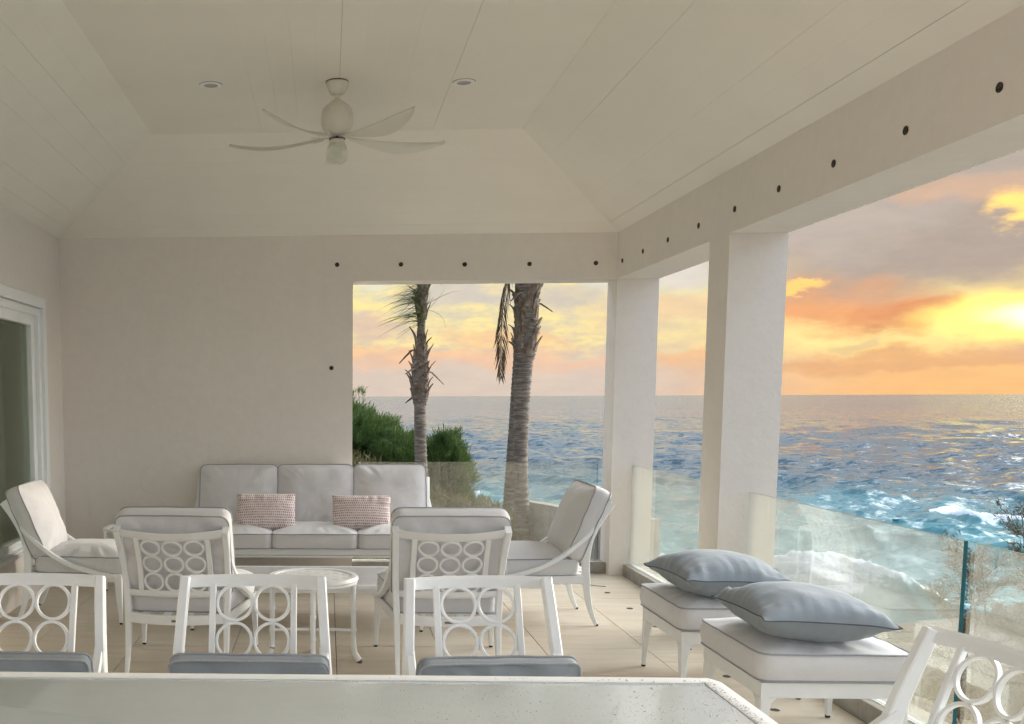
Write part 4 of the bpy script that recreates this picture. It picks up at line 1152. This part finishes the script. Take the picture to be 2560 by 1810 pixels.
# ------------------------------------------------------------------ sea
def smoothstep(x, a, b):
    t = np.clip((x - a) / (b - a), 0, 1); return t * t * (3 - 2 * t)
def f_water(k):
    geo = k.n('ShaderNodeNewGeometry').outputs['Position']
    at = k.n('ShaderNodeAttribute', attribute_name='foam').outputs['Fac']
    sh = k.n('ShaderNodeAttribute', attribute_name='shallow').outputs['Fac']
    far = k.n('ShaderNodeAttribute', attribute_name='far').outputs['Fac']
    c = k.mix(sh, (0.035, 0.082, 0.118), (0.090, 0.275, 0.305))
    n1 = k.noise(geo, 1.1, 7, 0.65, 0.4)
    n2 = k.noise(geo, 5.0, 5, 0.6)
    fm = k.ss(k.m('ADD', at, k.m('MULTIPLY', k.m('SUBTRACT', k.m('ADD', k.m('MULTIPLY', n1, .6), k.m('MULTIPLY', n2, .4)), 0.5), 1.1)), 0.42, 0.62)
    fm = k.m('MULTIPLY', fm, k.ss(at, 0.05, 0.25))
    mp = k.n('ShaderNodeMapping', {'Vector': geo, 'Scale': (1, 1.6, 1)})
    w1 = k.noise(mp.outputs[0], 0.9, 5, 0.62, 0.5); w2 = k.noise(mp.outputs[0], 4.5, 4, 0.6, 0.3)
    # small wave slopes, taken straight from noise so that they keep their strength with distance
    def slopes(scale, detail, amp, sx=1.0, sy=1.7, seed=0.0):
        mp_ = k.n('ShaderNodeMapping', {'Vector': geo, 'Scale': (sx, sy, 1), 'Location': (seed, seed, seed), 'Rotation': (0, 0, -0.35)})
        nn = k.n('ShaderNodeTexNoise', {'Vector': mp_.outputs[0], 'Scale': scale, 'Detail': detail, 'Roughness': 0.62})
        v_ = k.n('ShaderNodeVectorMath', {0: nn.outputs['Color'], 1: (0.5, 0.5, 0.5)}, operation='SUBTRACT').outputs[0]
        return k.n('ShaderNodeVectorMath', {0: v_, 1: (amp * .8, amp * 1.25, 0.0)}, operation='MULTIPLY').outputs[0]
    sm = slopes(2.6, 3, 0.8, seed=9.0)
    for sc_, de_, am_, sd_ in ((0.85, 4, 1.9, 1.0), (0.34, 4, 1.6, 5.0), (0.12, 4, 0.6, 13.0), (0.035, 4, 0.25, 21.0)):
        sm = k.n('ShaderNodeVectorMath', {0: sm, 1: slopes(sc_, de_, am_, seed=sd_)}, operation='ADD').outputs[0]
    nv = k.n('ShaderNodeVectorMath', {0: k.n('ShaderNodeNewGeometry').outputs['Normal'], 1: sm}, operation='ADD').outputs[0]
    b = k.n('ShaderNodeVectorMath', {0: nv}, operation='NORMALIZE').outputs[0]
    wat = pbr(k, c, k.m('ADD', 0.07, k.m('MULTIPLY', far, 0.06)), b, IOR=1.333)
    foam = pbr(k, k.mix(n2, (0.46, 0.55, 0.62), (0.76, 0.80, 0.84)), 0.9, bump(k, n2, 0.8, 0.12))
    return k.n('ShaderNodeMixShader', {0: fm, 1: wat.outputs[0], 2: foam.outputs[0]})
mat('sea_water', f_water)
def build_sea():
    rs = [16.0]
    while rs[-1] < 24000:
        r = rs[-1]; rs.append(r + max(0.13, 0.62 * r * r / 7780) if r < 1500 else r * 1.35)
    rs = np.array(rs); dr = np.gradient(rs)
    az = np.radians(np.concatenate([np.arange(-20, -3, 0.5), np.arange(-3, 46, 0.075), np.arange(46, 80.1, 0.5)]))
    Rg, A = np.meshgrid(rs, az, indexing='ij'); DR = np.repeat(dr[:, None], len(az), 1)
    X = Rg * np.sin(A); Y = Rg * np.cos(A)
    x0, y0 = X.copy(), Y.copy()
    Z = np.zeros_like(X); dX = np.zeros_like(X); dY = np.zeros_like(X); crest = np.zeros_like(X)
    N = 90
    cell = np.maximum(DR * 0.8, Rg * 0.0013)
    lam = np.exp(rng.uniform(math.log(0.5), math.log(24), N))
    for i in range(N):
        l = lam[i]; th = math.radians(205 + rng.normal(0, 38)); kx, ky = math.sin(th), math.cos(th); kk = 2 * PI / l
        slope = 0.056 * (1.0 if l < 6 else (6 / l) ** 0.75)
        a = slope / kk
        wt = smoothstep(l / cell, 1.3, 3.5)
        ph = kk * (kx * x0 + ky * y0) + rng.uniform(0, 2 * PI)
        s, c = np.sin(ph), np.cos(ph)
        Z += wt * a * c; dX -= wt * a * kx * s * 0.95; dY -= wt * a * ky * s * 0.95
        crest += wt * slope * c
    # group modulation so that wave heights vary from place to place
    mod = 1 + 0.35 * np.sin(x0 * .11 + 1.3 * np.sin(y0 * .05)) * np.sin(y0 * .07 + 1.0)
    Z *= mod; dX *= mod; dY *= mod
    foam = smoothstep(crest * mod, 0.72, 1.1) * 0.5 * (Rg < 300)
    shallow = 1 - smoothstep(np.hypot(X - 8, Y - 22), 12, 95)
    T = rng.uniform(-1, 1, (256, 256))
    def vnoise(x, y):
        xi = np.floor(x).astype(int); yi = np.floor(y).astype(int); fx = x - xi; fy = y - yi
        fx = fx * fx * (3 - 2 * fx); fy = fy * fy * (3 - 2 * fy)
        g_ = lambda i, j: T[i & 255, j & 255]
        return (g_(xi, yi) * (1 - fx) + g_(xi + 1, yi) * fx) * (1 - fy) + (g_(xi, yi + 1) * (1 - fx) + g_(xi + 1, yi + 1) * fx) * fy
    def fbm(x, y, o=5):
        r = 0; a_ = 1.0
        for q in range(o):
            r = r + a_ * vnoise(x * 2 ** q + 17 * q, y * 2 ** q + 31 * q); a_ *= .55
        return r / 2.0
    near = Rg < 130
    FB = np.where(near, fbm(x0 * .8, y0 * .8), 0); FB2 = np.where(near, fbm(x0 * 2.2 + 9, y0 * 2.2, 4), 0)
    # breaking waves
    def breaker(cx, cy, dx, dy, half, A_, wf, wb, seed, lip=.5):
        nonlocal Z, foam, dX, dY, shallow
        L_ = math.hypot(dx, dy); dx, dy = dx / L_, dy / L_; nx, ny = -dy, dx      # n points away from the shore
        if ny < 0: nx, ny = -nx, -ny
        u = (x0 - cx) * dx + (y0 - cy) * dy
        wob = 0.5 * np.sin(u * .9 + seed) + .25 * np.sin(u * 2.3 + seed * 2)
        v = (x0 - cx) * nx + (y0 - cy) * ny + wob
        env = np.exp(-(np.abs(u) / half) ** 3) * (1 + .10 * np.sin(u * .9 + seed) + .05 * np.sin(u * 2.3 + seed))
        front = np.exp(-(v / wf) ** 2); rear = np.exp(-(v / wb) ** 2)
        h = A_ * env * np.where(v < 0, front, rear)
        Z += h
        dX -= nx * h * lip * (v < wb); dY -= ny * h * lip * (v < wb)
        leftw = smoothstep(-u, -half * .7, half * .05)
        q_ = h / A_
        crestf = smoothstep(q_ + .22 * FB, .62, .92) * (.30 + .70 * leftw)
        spill = smoothstep(q_ + .35 * FB, .25, .75) * (v < 0) * leftw * .85
        lace = smoothstep(FB, .02, .45) * np.exp(-(v / (wb * 1.3)) ** 2) * env * .42
        fo = np.maximum(np.maximum(crestf, spill), lace)
        Z += h * .16 * FB2 * np.clip(fo, 0, 1)
        apron = np.exp(-((v + wf * 2.2) / (wf * 2.2)) ** 2) * env * (v < 0) * smoothstep(FB, -.25, .35) * .48
        foam = np.maximum(foam, np.clip(fo, 0, 1)); foam = np.maximum(foam, apron)
        shallow = np.maximum(shallow, np.clip(env * np.exp(-(v / (wb * 1.3)) ** 2), 0, 1))
    breaker(16.1, 34.3, 5.6, -2.3, 6.8, 1.95, 1.1, 3.2, 1.0)
    breaker(42.0, 65.5, 6.5, -3.6, 4.4, 0.85, 1.0, 3.0, 2.0)
    breaker(9.0, 72.0, 6.0, -1.0, 5.0, 0.7, 1.0, 3.5, 4.0, .3)
        # wash near the rocks
    wash = np.exp(-((np.hypot((X - 15.5) / 3.6, (Y - 27.0) / 2.2))) ** 2) * .55 * smoothstep(FB, -.1, .4)
    foam = np.maximum(foam, wash)
    X = X + dX; Y = Y + dY; Z = SEA + Z
    V = np.stack([X, Y, Z], -1).reshape(-1, 3)
    nr, na = Rg.shape
    idx = np.arange(nr * na).reshape(nr, na)
    F = np.stack([idx[:-1, :-1], idx[:-1, 1:], idx[1:, 1:], idx[1:, :-1]], -1).reshape(-1, 4)[:, ::-1]
    me = np_mesh('sea', V, F, 'sea_water', True)
    for nm, arr in (('foam', foam), ('shallow', shallow), ('far', smoothstep(Rg, 60, 900))):
        a = me.attributes.new(nm, 'FLOAT', 'POINT'); a.data.foreach_set('value', arr.astype(np.float32).ravel())
    put('sea', me)['kind'] = 'structure'
build_sea()
# the rest of the sea, all round and below the waves
g = G(); n = 64
g.rings([[(r * math.cos(2 * PI * j / n), r * math.sin(2 * PI * j / n), SEA - 2.2 - .0 * r) for j in range(n)] for r in (20, 400, 24000)], caps=False)
o = g.build('sea', 'sea_water', smooth=False); o['kind'] = 'structure'

# ------------------------------------------------------------------ land
def f_ground(k):
    geo = k.n('ShaderNodeNewGeometry').outputs['Position']
    n = k.noise(geo, 1.4, 8, 0.65)
    c = k.ramp(n, [(0.3, (0.10, 0.085, 0.06)), (0.5, (0.19, 0.165, 0.12)), (0.7, (0.28, 0.25, 0.20))])
    n2 = k.noise(geo, 9, 5, 0.6)
    c = k.mix(k.m('MULTIPLY', k.ss(n2, .5, .7), .5), c, (0.10, 0.11, 0.05))
    return pbr(k, c, 0.95, bump(k, k.m('ADD', n, k.m('MULTIPLY', n2, .5)), 0.9, 0.12))
mat('shore_ground', f_ground)
def ground_z(x, y):
    z = -0.82 + 0.10 * math.sin(x * .8) * math.sin(y * .6)
    hill = 1.15 * max(0, min(1, (3.2 - x) / 3.0)) * max(0, min(1, (y - 15.8) / 2.2)); z += hill
    if y < 30:
        t = max(0, x - 4.4 + max(0, (10 - y)) * .18)
        z -= .32 * t + (.9 * min(1, t / 1.2))
    z -= max(0, y - 21.5 - .25 * x) * 0.55
    z -= max(0, y - 27.6) * .6
    z += .5 * noise.noise(Vector((x * .35, y * .35, 0))) * min(1, max(0, (x - 4) / 4) + .2) + .25 * noise.noise(Vector((x * 1.3, y * 1.3, 5))) * min(1, max(0, (x - 5) / 5))
    return max(z, -9.0)
xs_ = np.concatenate([np.arange(-60, -4, 4), np.arange(-4, 24, .35), np.arange(24, 40, 2)]); ys_ = np.concatenate([np.arange(-60, -2, 4), np.arange(-2, 34, .35), np.arange(34, 44, 2)])
V = [(x, y, ground_z(x, y) if not (x < 2.75 and y < 9.5) else -0.95) for x in xs_ for y in ys_]
nx_, ny_ = len(xs_), len(ys_); idx = np.arange(nx_ * ny_).reshape(nx_, ny_)
F = np.stack([idx[:-1, :-1], idx[1:, :-1], idx[1:, 1:], idx[:-1, 1:]], -1).reshape(-1, 4)
put('ground', np_mesh('ground', V, F, 'shore_ground', True))['kind'] = 'structure'
# base of the house under the veranda floor
struct('wall_base', G().box((XW - 0.3, YB, -1.2), (XO + .02, D + .31, -0.301)), 'wall_paint')

# garden wall of board-marked concrete
wall_pts = [(2.98, 15.58), (3.10, 15.45), (3.28, 15.0), (3.42, 14.55), (3.72, 13.9), (4.2, 13.2)]
gwall = empty('garden_wall', (3.2, 15.0, -0.8), 0, 'low curved concrete garden wall beyond the far glass railing', 'wall')
for i, (a, b) in enumerate(zip(wall_pts[:-1], wall_pts[1:])):
    A = Vector((a[0] - 3.2, a[1] - 15.0)); B = Vector((b[0] - 3.2, b[1] - 15.0)); t = (B - A).normalized(); nn = Vector((-t.y, t.x)) * .09
    A2 = A + t * .004; B2 = B - t * .004
    zt_ = .82 if i < 5 else .80
    g = G(); ring = lambda P, z: [(P[0].x, P[0].y, z), (P[1].x, P[1].y, z), (P[2].x, P[2].y, z), (P[3].x, P[3].y, z)]
    q = [A2 + nn, B2 + nn, B2 - nn, A2 - nn]
    g.rings([ring(q, -.4), ring(q, zt_ - .01), ring([p * 1.0 for p in q], zt_)]); g.build('panel', 'concrete', gwall, smooth=False)

# rocks on the shore
mat('rock', lambda k: pbr(k, k.ramp(k.noise(obj_co(k), 3, 8, 0.65), [(0.3, (0.07, 0.06, 0.05)), (0.55, (0.17, 0.15, 0.12)), (0.75, (0.30, 0.27, 0.23))]), 0.85, bump(k, k.noise(obj_co(k), 6, 6, .65), .9, .1)))
import bmesh
def rock_mesh(seed):
    b = bmesh.new(); bmesh.ops.create_icosphere(b, subdivisions=3, radius=1)
    for v in b.verts:
        n_ = noise.noise(v.co * 1.1 + Vector((seed, 0, 0))) * .45 + noise.noise(v.co * 3 + Vector((0, seed, 0))) * .18
        v.co *= 1 + n_; v.co.z *= .55
    me = bpy.data.meshes.new('rock'); b.to_mesh(me); b.free(); me.materials.append(MATS['rock']); return me
RK = [rock_mesh(s * 3.7) for s in range(3)]
rock_lab = ['dark shore rock at the water line below the nearer railing panel', 'small dark shore rock in the foam', 'low brown rock at the edge of the breaking sea', 'flat wet rock beside the wash', 'brown boulder on the slope behind the feathery shrub', 'grey boulder low on the slope, half in the water']
for i, (x, y, s) in enumerate(((13.2, 25.6, 1.1), (15.2, 26.2, .8), (14.4, 23.2, 1.3), (16.6, 24.6, .9), (11.6, 20.0, 1.2), (17.3, 22.4, 1.4))):
    o = put('rock', RK[i % 3], None, (x, y, max(ground_z(x, y), SEA - .2) + .1 * s), (0, 0, i * 1.3)); o.scale = (s * 1.3, s, s * .8)
    tag(o, rock_lab[i], 'rock', 'rocks on the shore')

# ------------------------------------------------------------------ plants
def f_leaf(base, var=.35, tl=.3):
    def f(k):
        geo = k.n('ShaderNodeNewGeometry').outputs['Position']
        n = k.noise(geo, 1.7, 3, .6)
        r = k.n('ShaderNodeNewGeometry').outputs['Random Per Island']
        c = k.mix(r, tuple(x * (1 - var) for x in base), tuple(x * (1 + var) for x in base))
        c = k.mix(k.m('MULTIPLY', k.ss(n, .4, .7), .5), c, (base[0] * 1.7, base[1] * 1.35, base[2] * .8))
        a = pbr(k, c, .7); t = k.n('ShaderNodeBsdfTranslucent', {0: c})
        return k.n('ShaderNodeMixShader', {0: tl, 1: a.outputs[0], 2: t.outputs[0]})
    return f
mat('shrub_leaf', f_leaf((0.072, 0.132, 0.034)))
mat('brush_leaf', f_leaf((0.13, 0.125, 0.060)))
mat('tamarisk_leaf', f_leaf((0.085, 0.080, 0.040)))
mat('palm_leaf', f_leaf((0.12, 0.15, 0.045), .3, .35))
mat('dead_leaf', f_leaf((0.12, 0.085, 0.050), .4, .2))
mat('bark', lambda k: pbr(k, k.ramp(k.noise(obj_co(k), 12, 5, .6), [(0.3, (0.10, 0.075, 0.05)), (0.7, (0.22, 0.18, 0.13))]), .9))
def needles(centers, dirs, count, length, width, spread, droop=0.0, two=True):
    """bunches of narrow blades round each centre, leaning along dirs"""
    C = np.repeat(centers, count, 0); Dd = np.repeat(dirs, count, 0); n = len(C)
    d = Dd + rng.normal(0, spread, (n, 3)); d /= np.linalg.norm(d, axis=1, keepdims=True)
    L_ = length * rng.uniform(.5, 1.2, (n, 1)); base = C + rng.normal(0, 1, (n, 3)) * (length * .35)
    s = np.cross(d, rng.normal(0, 1, (n, 3))); s /= np.linalg.norm(s, axis=1, keepdims=True)
    w = width * rng.uniform(.6, 1.3, (n, 1))
    tip = base + d * L_; tip[:, 2] -= droop * L_[:, 0]
    mid = base + d * L_ * .5
    V = np.stack([base - s * w * .3, mid - s * w, tip, mid + s * w + 0], 1).reshape(-1, 3)
    F = np.arange(len(V)).reshape(-1, 4)
    return V, F
def shrub(name, c, rad, n_clump, per, label, m='shrub_leaf', length=.13, width=.0065, cat='shrub', seed=0, group=None):
    e = empty(name, (c[0], c[1], ground_z(c[0], c[1])), 0, label, cat, group)
    o_ = np.array([c[0], c[1], ground_z(c[0], c[1])])
    th = rng.uniform(0, 2 * PI, n_clump); cz = rng.uniform(-.5, 1, n_clump); rr = np.sqrt(1 - cz ** 2)
    dirs = np.stack([rr * np.cos(th), rr * np.sin(th), cz], 1)
    rj = np.array([1 + .20 * noise.noise(Vector(d * 2.1) + Vector((seed, 0, 0))) + .12 * noise.noise(Vector(d * 6) + Vector((seed, 3, 0))) for d in dirs]) * rng.uniform(.45, 1.0, n_clump) ** .6
    P = np.array(c) + dirs * np.array(rad) * rj[:, None]
    dd = dirs * .7 + np.array([0, 0, .75]); dd /= np.linalg.norm(dd, axis=1, keepdims=True)
    V, F = needles(P, dd, per, length, width, .38)
    put('crown', np_mesh('crown', V - o_, F, m), e)
    g = G()
    for i in range(7):
        a = 2 * PI * i / 7; top = Vector((c[0] - o_[0] + rad[0] * .55 * math.cos(a), c[1] - o_[1] + rad[1] * .55 * math.sin(a), c[2] - o_[2] + rad[2] * .3))
        g.tube(smooth_path([(0, 0, -.1), tuple(top * .4 + Vector((0, 0, .1))), tuple(top)], 6), [.06 - .008 * q for q in range(7)], 6)
    g.build('trunk', 'bark', e)
    return e
shrub('shrub', (0.15, 20.0, .02), (1.55, 1.3, 1.52), 2300, 80, 'large dense dark green shrub beyond the far railing, beside the slim palm', seed=1.3)
shrub('shrub', (1.45, 19.2, -.15), (.85, .9, 1.02), 1200, 80, 'rounded dark green shrub between the tall shrub and the slim palm', seed=4.3)
shrub('shrub', (2.12, 18.2, .10), (.42, .45, .82), 360, 60, 'smaller loose green shrub with open twigs, on the sea side of the slim palm', seed=7.7)
# low brush covering the bank behind the far glass
pts = []
while len(pts) < 1100:
    x = rng.uniform(-.6, 3.5); y = rng.uniform(13.4, 18.3)
    if y < 15.0 and x > 2.2: continue
    pts.append((x, y, ground_z(x, y) + rng.uniform(.02, .40) * (1.0 if y > 15.5 else .35)))
pts = np.array(pts); dd = rng.normal(0, .5, pts.shape) + np.array([0, 0, 1.0]); dd /= np.linalg.norm(dd, axis=1, keepdims=True)
V, F = needles(pts, dd, 55, .20, .011, .5)
put('undergrowth', np_mesh('undergrowth', V, F, 'brush_leaf'))['kind'] = 'stuff'
pts = np.array([(x, y, ground_z(x, y) + rng.uniform(0, .25)) for x, y in zip(rng.uniform(5, 18, 900), rng.uniform(8, 25, 900))])
dd = rng.normal(0, .5, pts.shape) + np.array([0, 0, 1.0]); dd /= np.linalg.norm(dd, axis=1, keepdims=True)
V, F = needles(pts, dd, 34, .26, .016, .5)
put('undergrowth', np_mesh('undergrowth', V, F, 'brush_leaf'))['kind'] = 'stuff'

# feathery tamarisk beyond the near railing
def tamarisk(base, tips, label, seed):
    e = empty('tamarisk_shrub', base, 0, label, 'shrub')
    g = G(); P = []; Dn = []
    r2 = random.Random(seed)
    for t in tips:
        b = Vector(base); t = Vector(t)
        mid = b.lerp(t, .5) + Vector((r2.uniform(-.25, .25), r2.uniform(-.25, .25), .12))
        path = smooth_path([tuple(b - b), tuple(mid - b), tuple(t - b)], 12)
        g.tube(path, [.022 * (1 - .85 * i / 12) for i in range(13)], 6)
        for i in range(3, 13):
            p = path[i]
            for q in range(5):
                a = r2.uniform(0, 2 * PI); l = r2.uniform(.12, .34) * (1.1 - .35 * i / 12)
                d = Vector((math.cos(a), math.sin(a), r2.uniform(.1, 1.2))).normalized()
                tw = [p + d * (l * s_ / 4) + Vector((0, 0, .03 * (s_ / 4) ** 2)) for s_ in range(5)]
                g.tube(tw, [.004, .0034, .0028, .002, .0012], 4)
                for s_ in range(1, 5):
                    P.append(tw[s_]); Dn.append(d)
    g.build('trunk', 'bark', e)
    V, F = needles(np.array([tuple(p) for p in P]), np.array([tuple(p) for p in Dn]), 20, .055, .0032, .45)
    put('crown', np_mesh('crown', V, F, 'tamarisk_leaf'), e)
    return e
tamarisk((5.45, 7.6, -2.2), [(5.29, 8.00, 0.66), (5.46, 7.90, 0.42), (5.14, 8.20, 0.28), (4.89, 8.00, 0.28), (4.76, 8.05, -0.02), (4.69, 7.80, -0.34), (5.64, 7.90, 0.21), (5.84, 7.70, 0.36), (5.04, 7.60, -0.09), (5.39, 7.50, -0.04), (5.74, 7.40, -0.14), (4.89, 7.50, -0.54), (5.24, 7.20, -0.64), (5.64, 7.10, -0.74), (6.04, 7.40, -0.04), (6.24, 7.60, 0.31)],
         'feathery grey-green tamarisk shrub beyond the wet railing panel, behind the end dining chair', 5)

# ------------------------------------------------------------------ palms
def f_trunk(k):
    co = obj_co(k); s = k.n('ShaderNodeSeparateXYZ', {0: co})
    n = k.noise(co, 7, 6, .65); 
    mp = k.n('ShaderNodeMapping', {'Vector': co, 'Scale': (2, 2, 12)})
    n2 = k.noise(mp.outputs[0], 3, 5, .65)
    c = k.ramp(n2, [(0.3, (0.085, 0.065, 0.050)), (0.5, (0.175, 0.145, 0.118)), (0.72, (0.33, 0.29, 0.24))])
    c = k.mix(k.m('MULTIPLY', k.ss(n, .5, .75), .45), c, (0.10, 0.075, 0.055))
    return pbr(k, c, .92, bump(k, n2, .8, .03))
mat('palm_bark', f_trunk)
mat('palm_boot', lambda k: pbr(k, k.ramp(k.noise(obj_co(k), 10, 5, .65), [(0.3, (0.085, 0.055, 0.035)), (0.52, (0.20, 0.15, 0.105)), (0.72, (0.40, 0.34, 0.27))]), .9, bump(k, k.noise(obj_co(k), 25, 4, .6), .6, .02)))
def frond(g_r, leaf, p0, d0, length, droop, nleaf, ll, side_droop=.3, wind=(0, 0, 0), wid=.012):
    """arching feather frond : rachis into g_r, leaflets into leaf lists"""
    p = Vector(p0); d = Vector(d0).normalized(); pts = [p.copy()]; ds = [d.copy()]; N_ = 18
    for i in range(N_):
        d = (d + Vector((0, 0, -droop)) / N_ * 2.2 + Vector(wind) / N_).normalized(); p = p + d * (length / N_); pts.append(p.copy()); ds.append(d.copy())
    g_r.tube(pts, [.016 * (1 - .8 * i / N_) + .002 for i in range(N_ + 1)], 5)
    for i in range(nleaf):
        t = .10 + .90 * i / nleaf; q = t * N_; a = min(int(q), N_ - 1); P_ = pts[a].lerp(pts[a + 1], q - a); T = ds[a]
        up = Vector((0, 0, 1)); sd = T.cross(up)
        if sd.length < .1: sd = Vector((1, 0, 0))
        sd.normalize()
        for sg in (-1, 1):
            L_ = ll * (math.sin(PI * (t * .8 + .15)) * .8 + .2) * random.uniform(.8, 1.15)
            v = (sd * sg * random.uniform(.5, .75) + T * .8 + Vector((0, 0, -side_droop)) * random.uniform(.6, 1.4) + Vector(wind) * .35).normalized()
            e_ = P_ + v * L_ + Vector((0, 0, -side_droop * L_ * .45)); m_ = P_ + v * L_ * .5
            w_ = wid; wv = v.cross(Vector((random.uniform(-1, 1), random.uniform(-1, 1), 1))).normalized() * w_
            leaf.append((P_ - wv * .4, m_ - wv, e_, m_ + wv))
def palm(base, prof, lean, label, boots, fronds, dead, crown_extra=None, seed=0, ringstep=.085):
    e = empty('palm_tree', base, 0, label, 'palm tree'); r2 = random.Random(seed)
    # prof: list of (z above base, radius), lean: x,y offset function of z
    zmax = prof[-1][0]; R = []; z = 0.0
    def rad(z):
        for a, b in zip(prof[:-1], prof[1:]):
            if z <= b[0]: return a[1] + (b[1] - a[1]) * (z - a[0]) / (b[0] - a[0])
        return prof[-1][1]
    nseg = 26
    while z < zmax:
        st_ = ringstep * r2.uniform(.75, 1.25); ox, oy = lean(z); tilt = r2.uniform(-.25, .25); th0 = r2.uniform(0, 6.28)
        for f_, k_ in ((0.0, .965), (.55, .975), (.86, 1.045), (1.0, 1.0)):
            zz = min(zmax, z + st_ * f_); rr = rad(zz) * k_
            R.append([(ox + rr * (1 + .035 * noise.noise(Vector((3 * math.cos(a), 3 * math.sin(a), zz * 4 + seed)))) * math.cos(a), oy + rr * math.sin(a), zz + tilt * .05 * math.sin(a + th0)) for a in [2 * PI * j / nseg for j in range(nseg)]])
        z += st_
    G().rings(R).build('trunk', 'palm_bark', e, angle=.9)
    # old leaf bases
    for (z0, z1, cnt, ln, wd) in boots:
        for i in range(cnt):
            zz = z0 + (z1 - z0) * (i + r2.random()) / cnt; a = i * 2.4 + r2.uniform(-.3, .3); ox, oy = lean(zz); rr = rad(zz)
            out = Vector((math.cos(a), math.sin(a), 0)); tan = Vector((-math.sin(a), math.cos(a), 0))
            l = ln * r2.uniform(.7, 1.25); w = wd * r2.uniform(.8, 1.2); op = r2.uniform(.10, .55)
            c0 = Vector((ox, oy, zz)) + out * rr * .92
            pts = [c0, c0 + out * l * op * .35 + Vector((0, 0, l * .5)) + tan * r2.uniform(-.02, .02), c0 + out * l * op + Vector((0, 0, l * r2.uniform(.75, 1.0))) + tan * r2.uniform(-.06, .06)]
            if r2.random() < .16: pts[2] = c0 + out * l * 1.1 + Vector((0, 0, l * r2.uniform(-.35, .25)))
            G().sweep(smooth_path([tuple(p) for p in pts], 5), [w, w * .9, w * .72, w * .55, w * .42, w * .25], [.028, .024, .020, .016, .012, .008], tuple(tan)).build('leaf_base', 'palm_boot', e)
    for i, f in enumerate(fronds + dead):
        gr_ = G(); lf = []
        frond(gr_, lf, *f[0], **f[1])
        V = [tuple(p) for q in lf for p in q]; Fq = [(4 * j, 4 * j + 1, 4 * j + 2, 4 * j + 3) for j in range(len(lf))]
        gr_.add(V, Fq, 1)
        gr_.build('frond', ['palm_boot', 'palm_leaf'] if i < len(fronds) else ['palm_boot', 'dead_leaf'], e, smooth=False)
    return e
# slim palm
b1 = (1.53, 16.0, -0.55); S1 = lambda z: (-.05 * math.sin(z * .9) - .02 * z, .02 * z)
fr1 = []
def axz(zw): return (S1(zw + .55)[0], S1(zw + .55)[1], zw + .55)
R1 = random.Random(3)
tuft_z = [R1.uniform(2.72, 3.35) for _ in range(17)]
for i in range(14):
    a = 2 * PI * i / 14; p = axz(5.0)
    fr1.append(((p, (math.cos(a), math.sin(a), .9), 1.5, .9, 34, .42), dict(side_droop=.3, wind=(-.7, 0, 0), wid=.014)))
palm1 = palm(b1, [(0, .15), (.6, .105), (2.0, .088), (2.15, .135), (2.5, .125), (2.75, .10), (3.05, .065), (3.25, .06), (3.5, .085), (4.5, .085), (5.6, .08)], S1,
     'slim palm with ragged leaf bases and a wind-blown green tuft, beyond the far railing', [(2.02, 3.0, 48, .22, .085), (3.3, 5.4, 34, .24, .06)], fr1, [], seed=3, ringstep=.07)
def strand_frond(parent, p0, aim, n, seed):
    """a hand of narrow blades blown to one side"""
    r2 = random.Random(seed); V = []; F = []
    for i in range(n):
        d = (Vector(aim) + Vector((r2.gauss(0, .30), r2.gauss(0, .30), r2.gauss(0, .28)))).normalized()
        L_ = r2.uniform(.32, .80); w = r2.uniform(.007, .012); p = Vector(p0) + Vector((r2.uniform(-.03, .03), r2.uniform(-.03, .03), r2.uniform(-.05, .05))); m_ = 9; o_ = len(V)
        sdv = d.cross(Vector((r2.gauss(0, .4), r2.gauss(0, .4), 1))).normalized()
        for q in range(m_ + 1):
            t = q / m_; ww = w * (1 - t) ** .7 * (.5 + min(1, t * 4) * .5)
            V += [tuple(p - sdv * ww), tuple(p + sdv * ww)]
            d = (d + Vector((-.16, 0, -.13)) * (.4 + t)).normalized(); p = p + d * (L_ / m_)
        for q in range(m_): F.append((o_ + 2 * q, o_ + 2 * q + 1, o_ + 2 * q + 3, o_ + 2 * q + 2))
    g = G(); g.add(V, F); g.build('frond', 'palm_leaf', parent, smooth=False)
for i, zz in enumerate(tuft_z):
    a = R1.uniform(0, 2 * PI); p = axz(zz)
    strand_frond(palm1, p, (math.cos(a) * .8 - .75, math.sin(a) * .7, R1.uniform(-.1, .45)), 12, i)
# thick palm
b2 = (2.915, 15.2, -0.80); S2 = lambda z: (-.075 * math.sin(min(z, 3.2) * .75) + .012 * max(0, z - 1.6) , .0)
fr2 = []
for i in range(18):
    a = 2 * PI * i / 18 + .2
    fr2.append((((S2(5)[0], 0, 5.3), (math.cos(a), math.sin(a), .8), 2.6, 1.0, 44, .55), dict(side_droop=.35, wind=(-.5, 0, 0), wid=.02)))
dd2 = [(((S2(4)[0] - .20, -.15, 4.35), (-.40, -.25, -.55), 1.75, 1.6, 60, .30), dict(side_droop=.75, wind=(.18, 0, -.3), wid=.011))]
palm(b2, [(0, .145), (.4, .115), (1.4, .103), (2.2, .115), (2.9, .132), (2.98, .158), (3.5, .170), (4.2, .165), (5.4, .15)], S2,
     'thick palm with ringed grey trunk and bulky leaf bases close under the beam', [(2.92, 5.2, 110, .26, .10)], fr2, dd2, seed=8, ringstep=.085)
# third palm right behind it
b3 = (3.02, 16.9, -0.80); S3 = lambda z: (-.03 + .038 * z, 0)
fr3 = []
for i in range(14):
    a = 2 * PI * i / 14
    fr3.append((((S3(5)[0], 0, 5.6), (math.cos(a), math.sin(a), .8), 2.3, 1.0, 36, .5), dict(side_droop=.35, wind=(-.5, 0, 0), wid=.02)))
palm(b3, [(0, .15), (.6, .12), (1.6, .10), (3.2, .085), (5.6, .08)], S3,
     'grey palm trunk standing half hidden directly behind the thick palm', [(4.3, 5.6, 30, .28, .09)], fr3, [], seed=12, ringstep=.09)
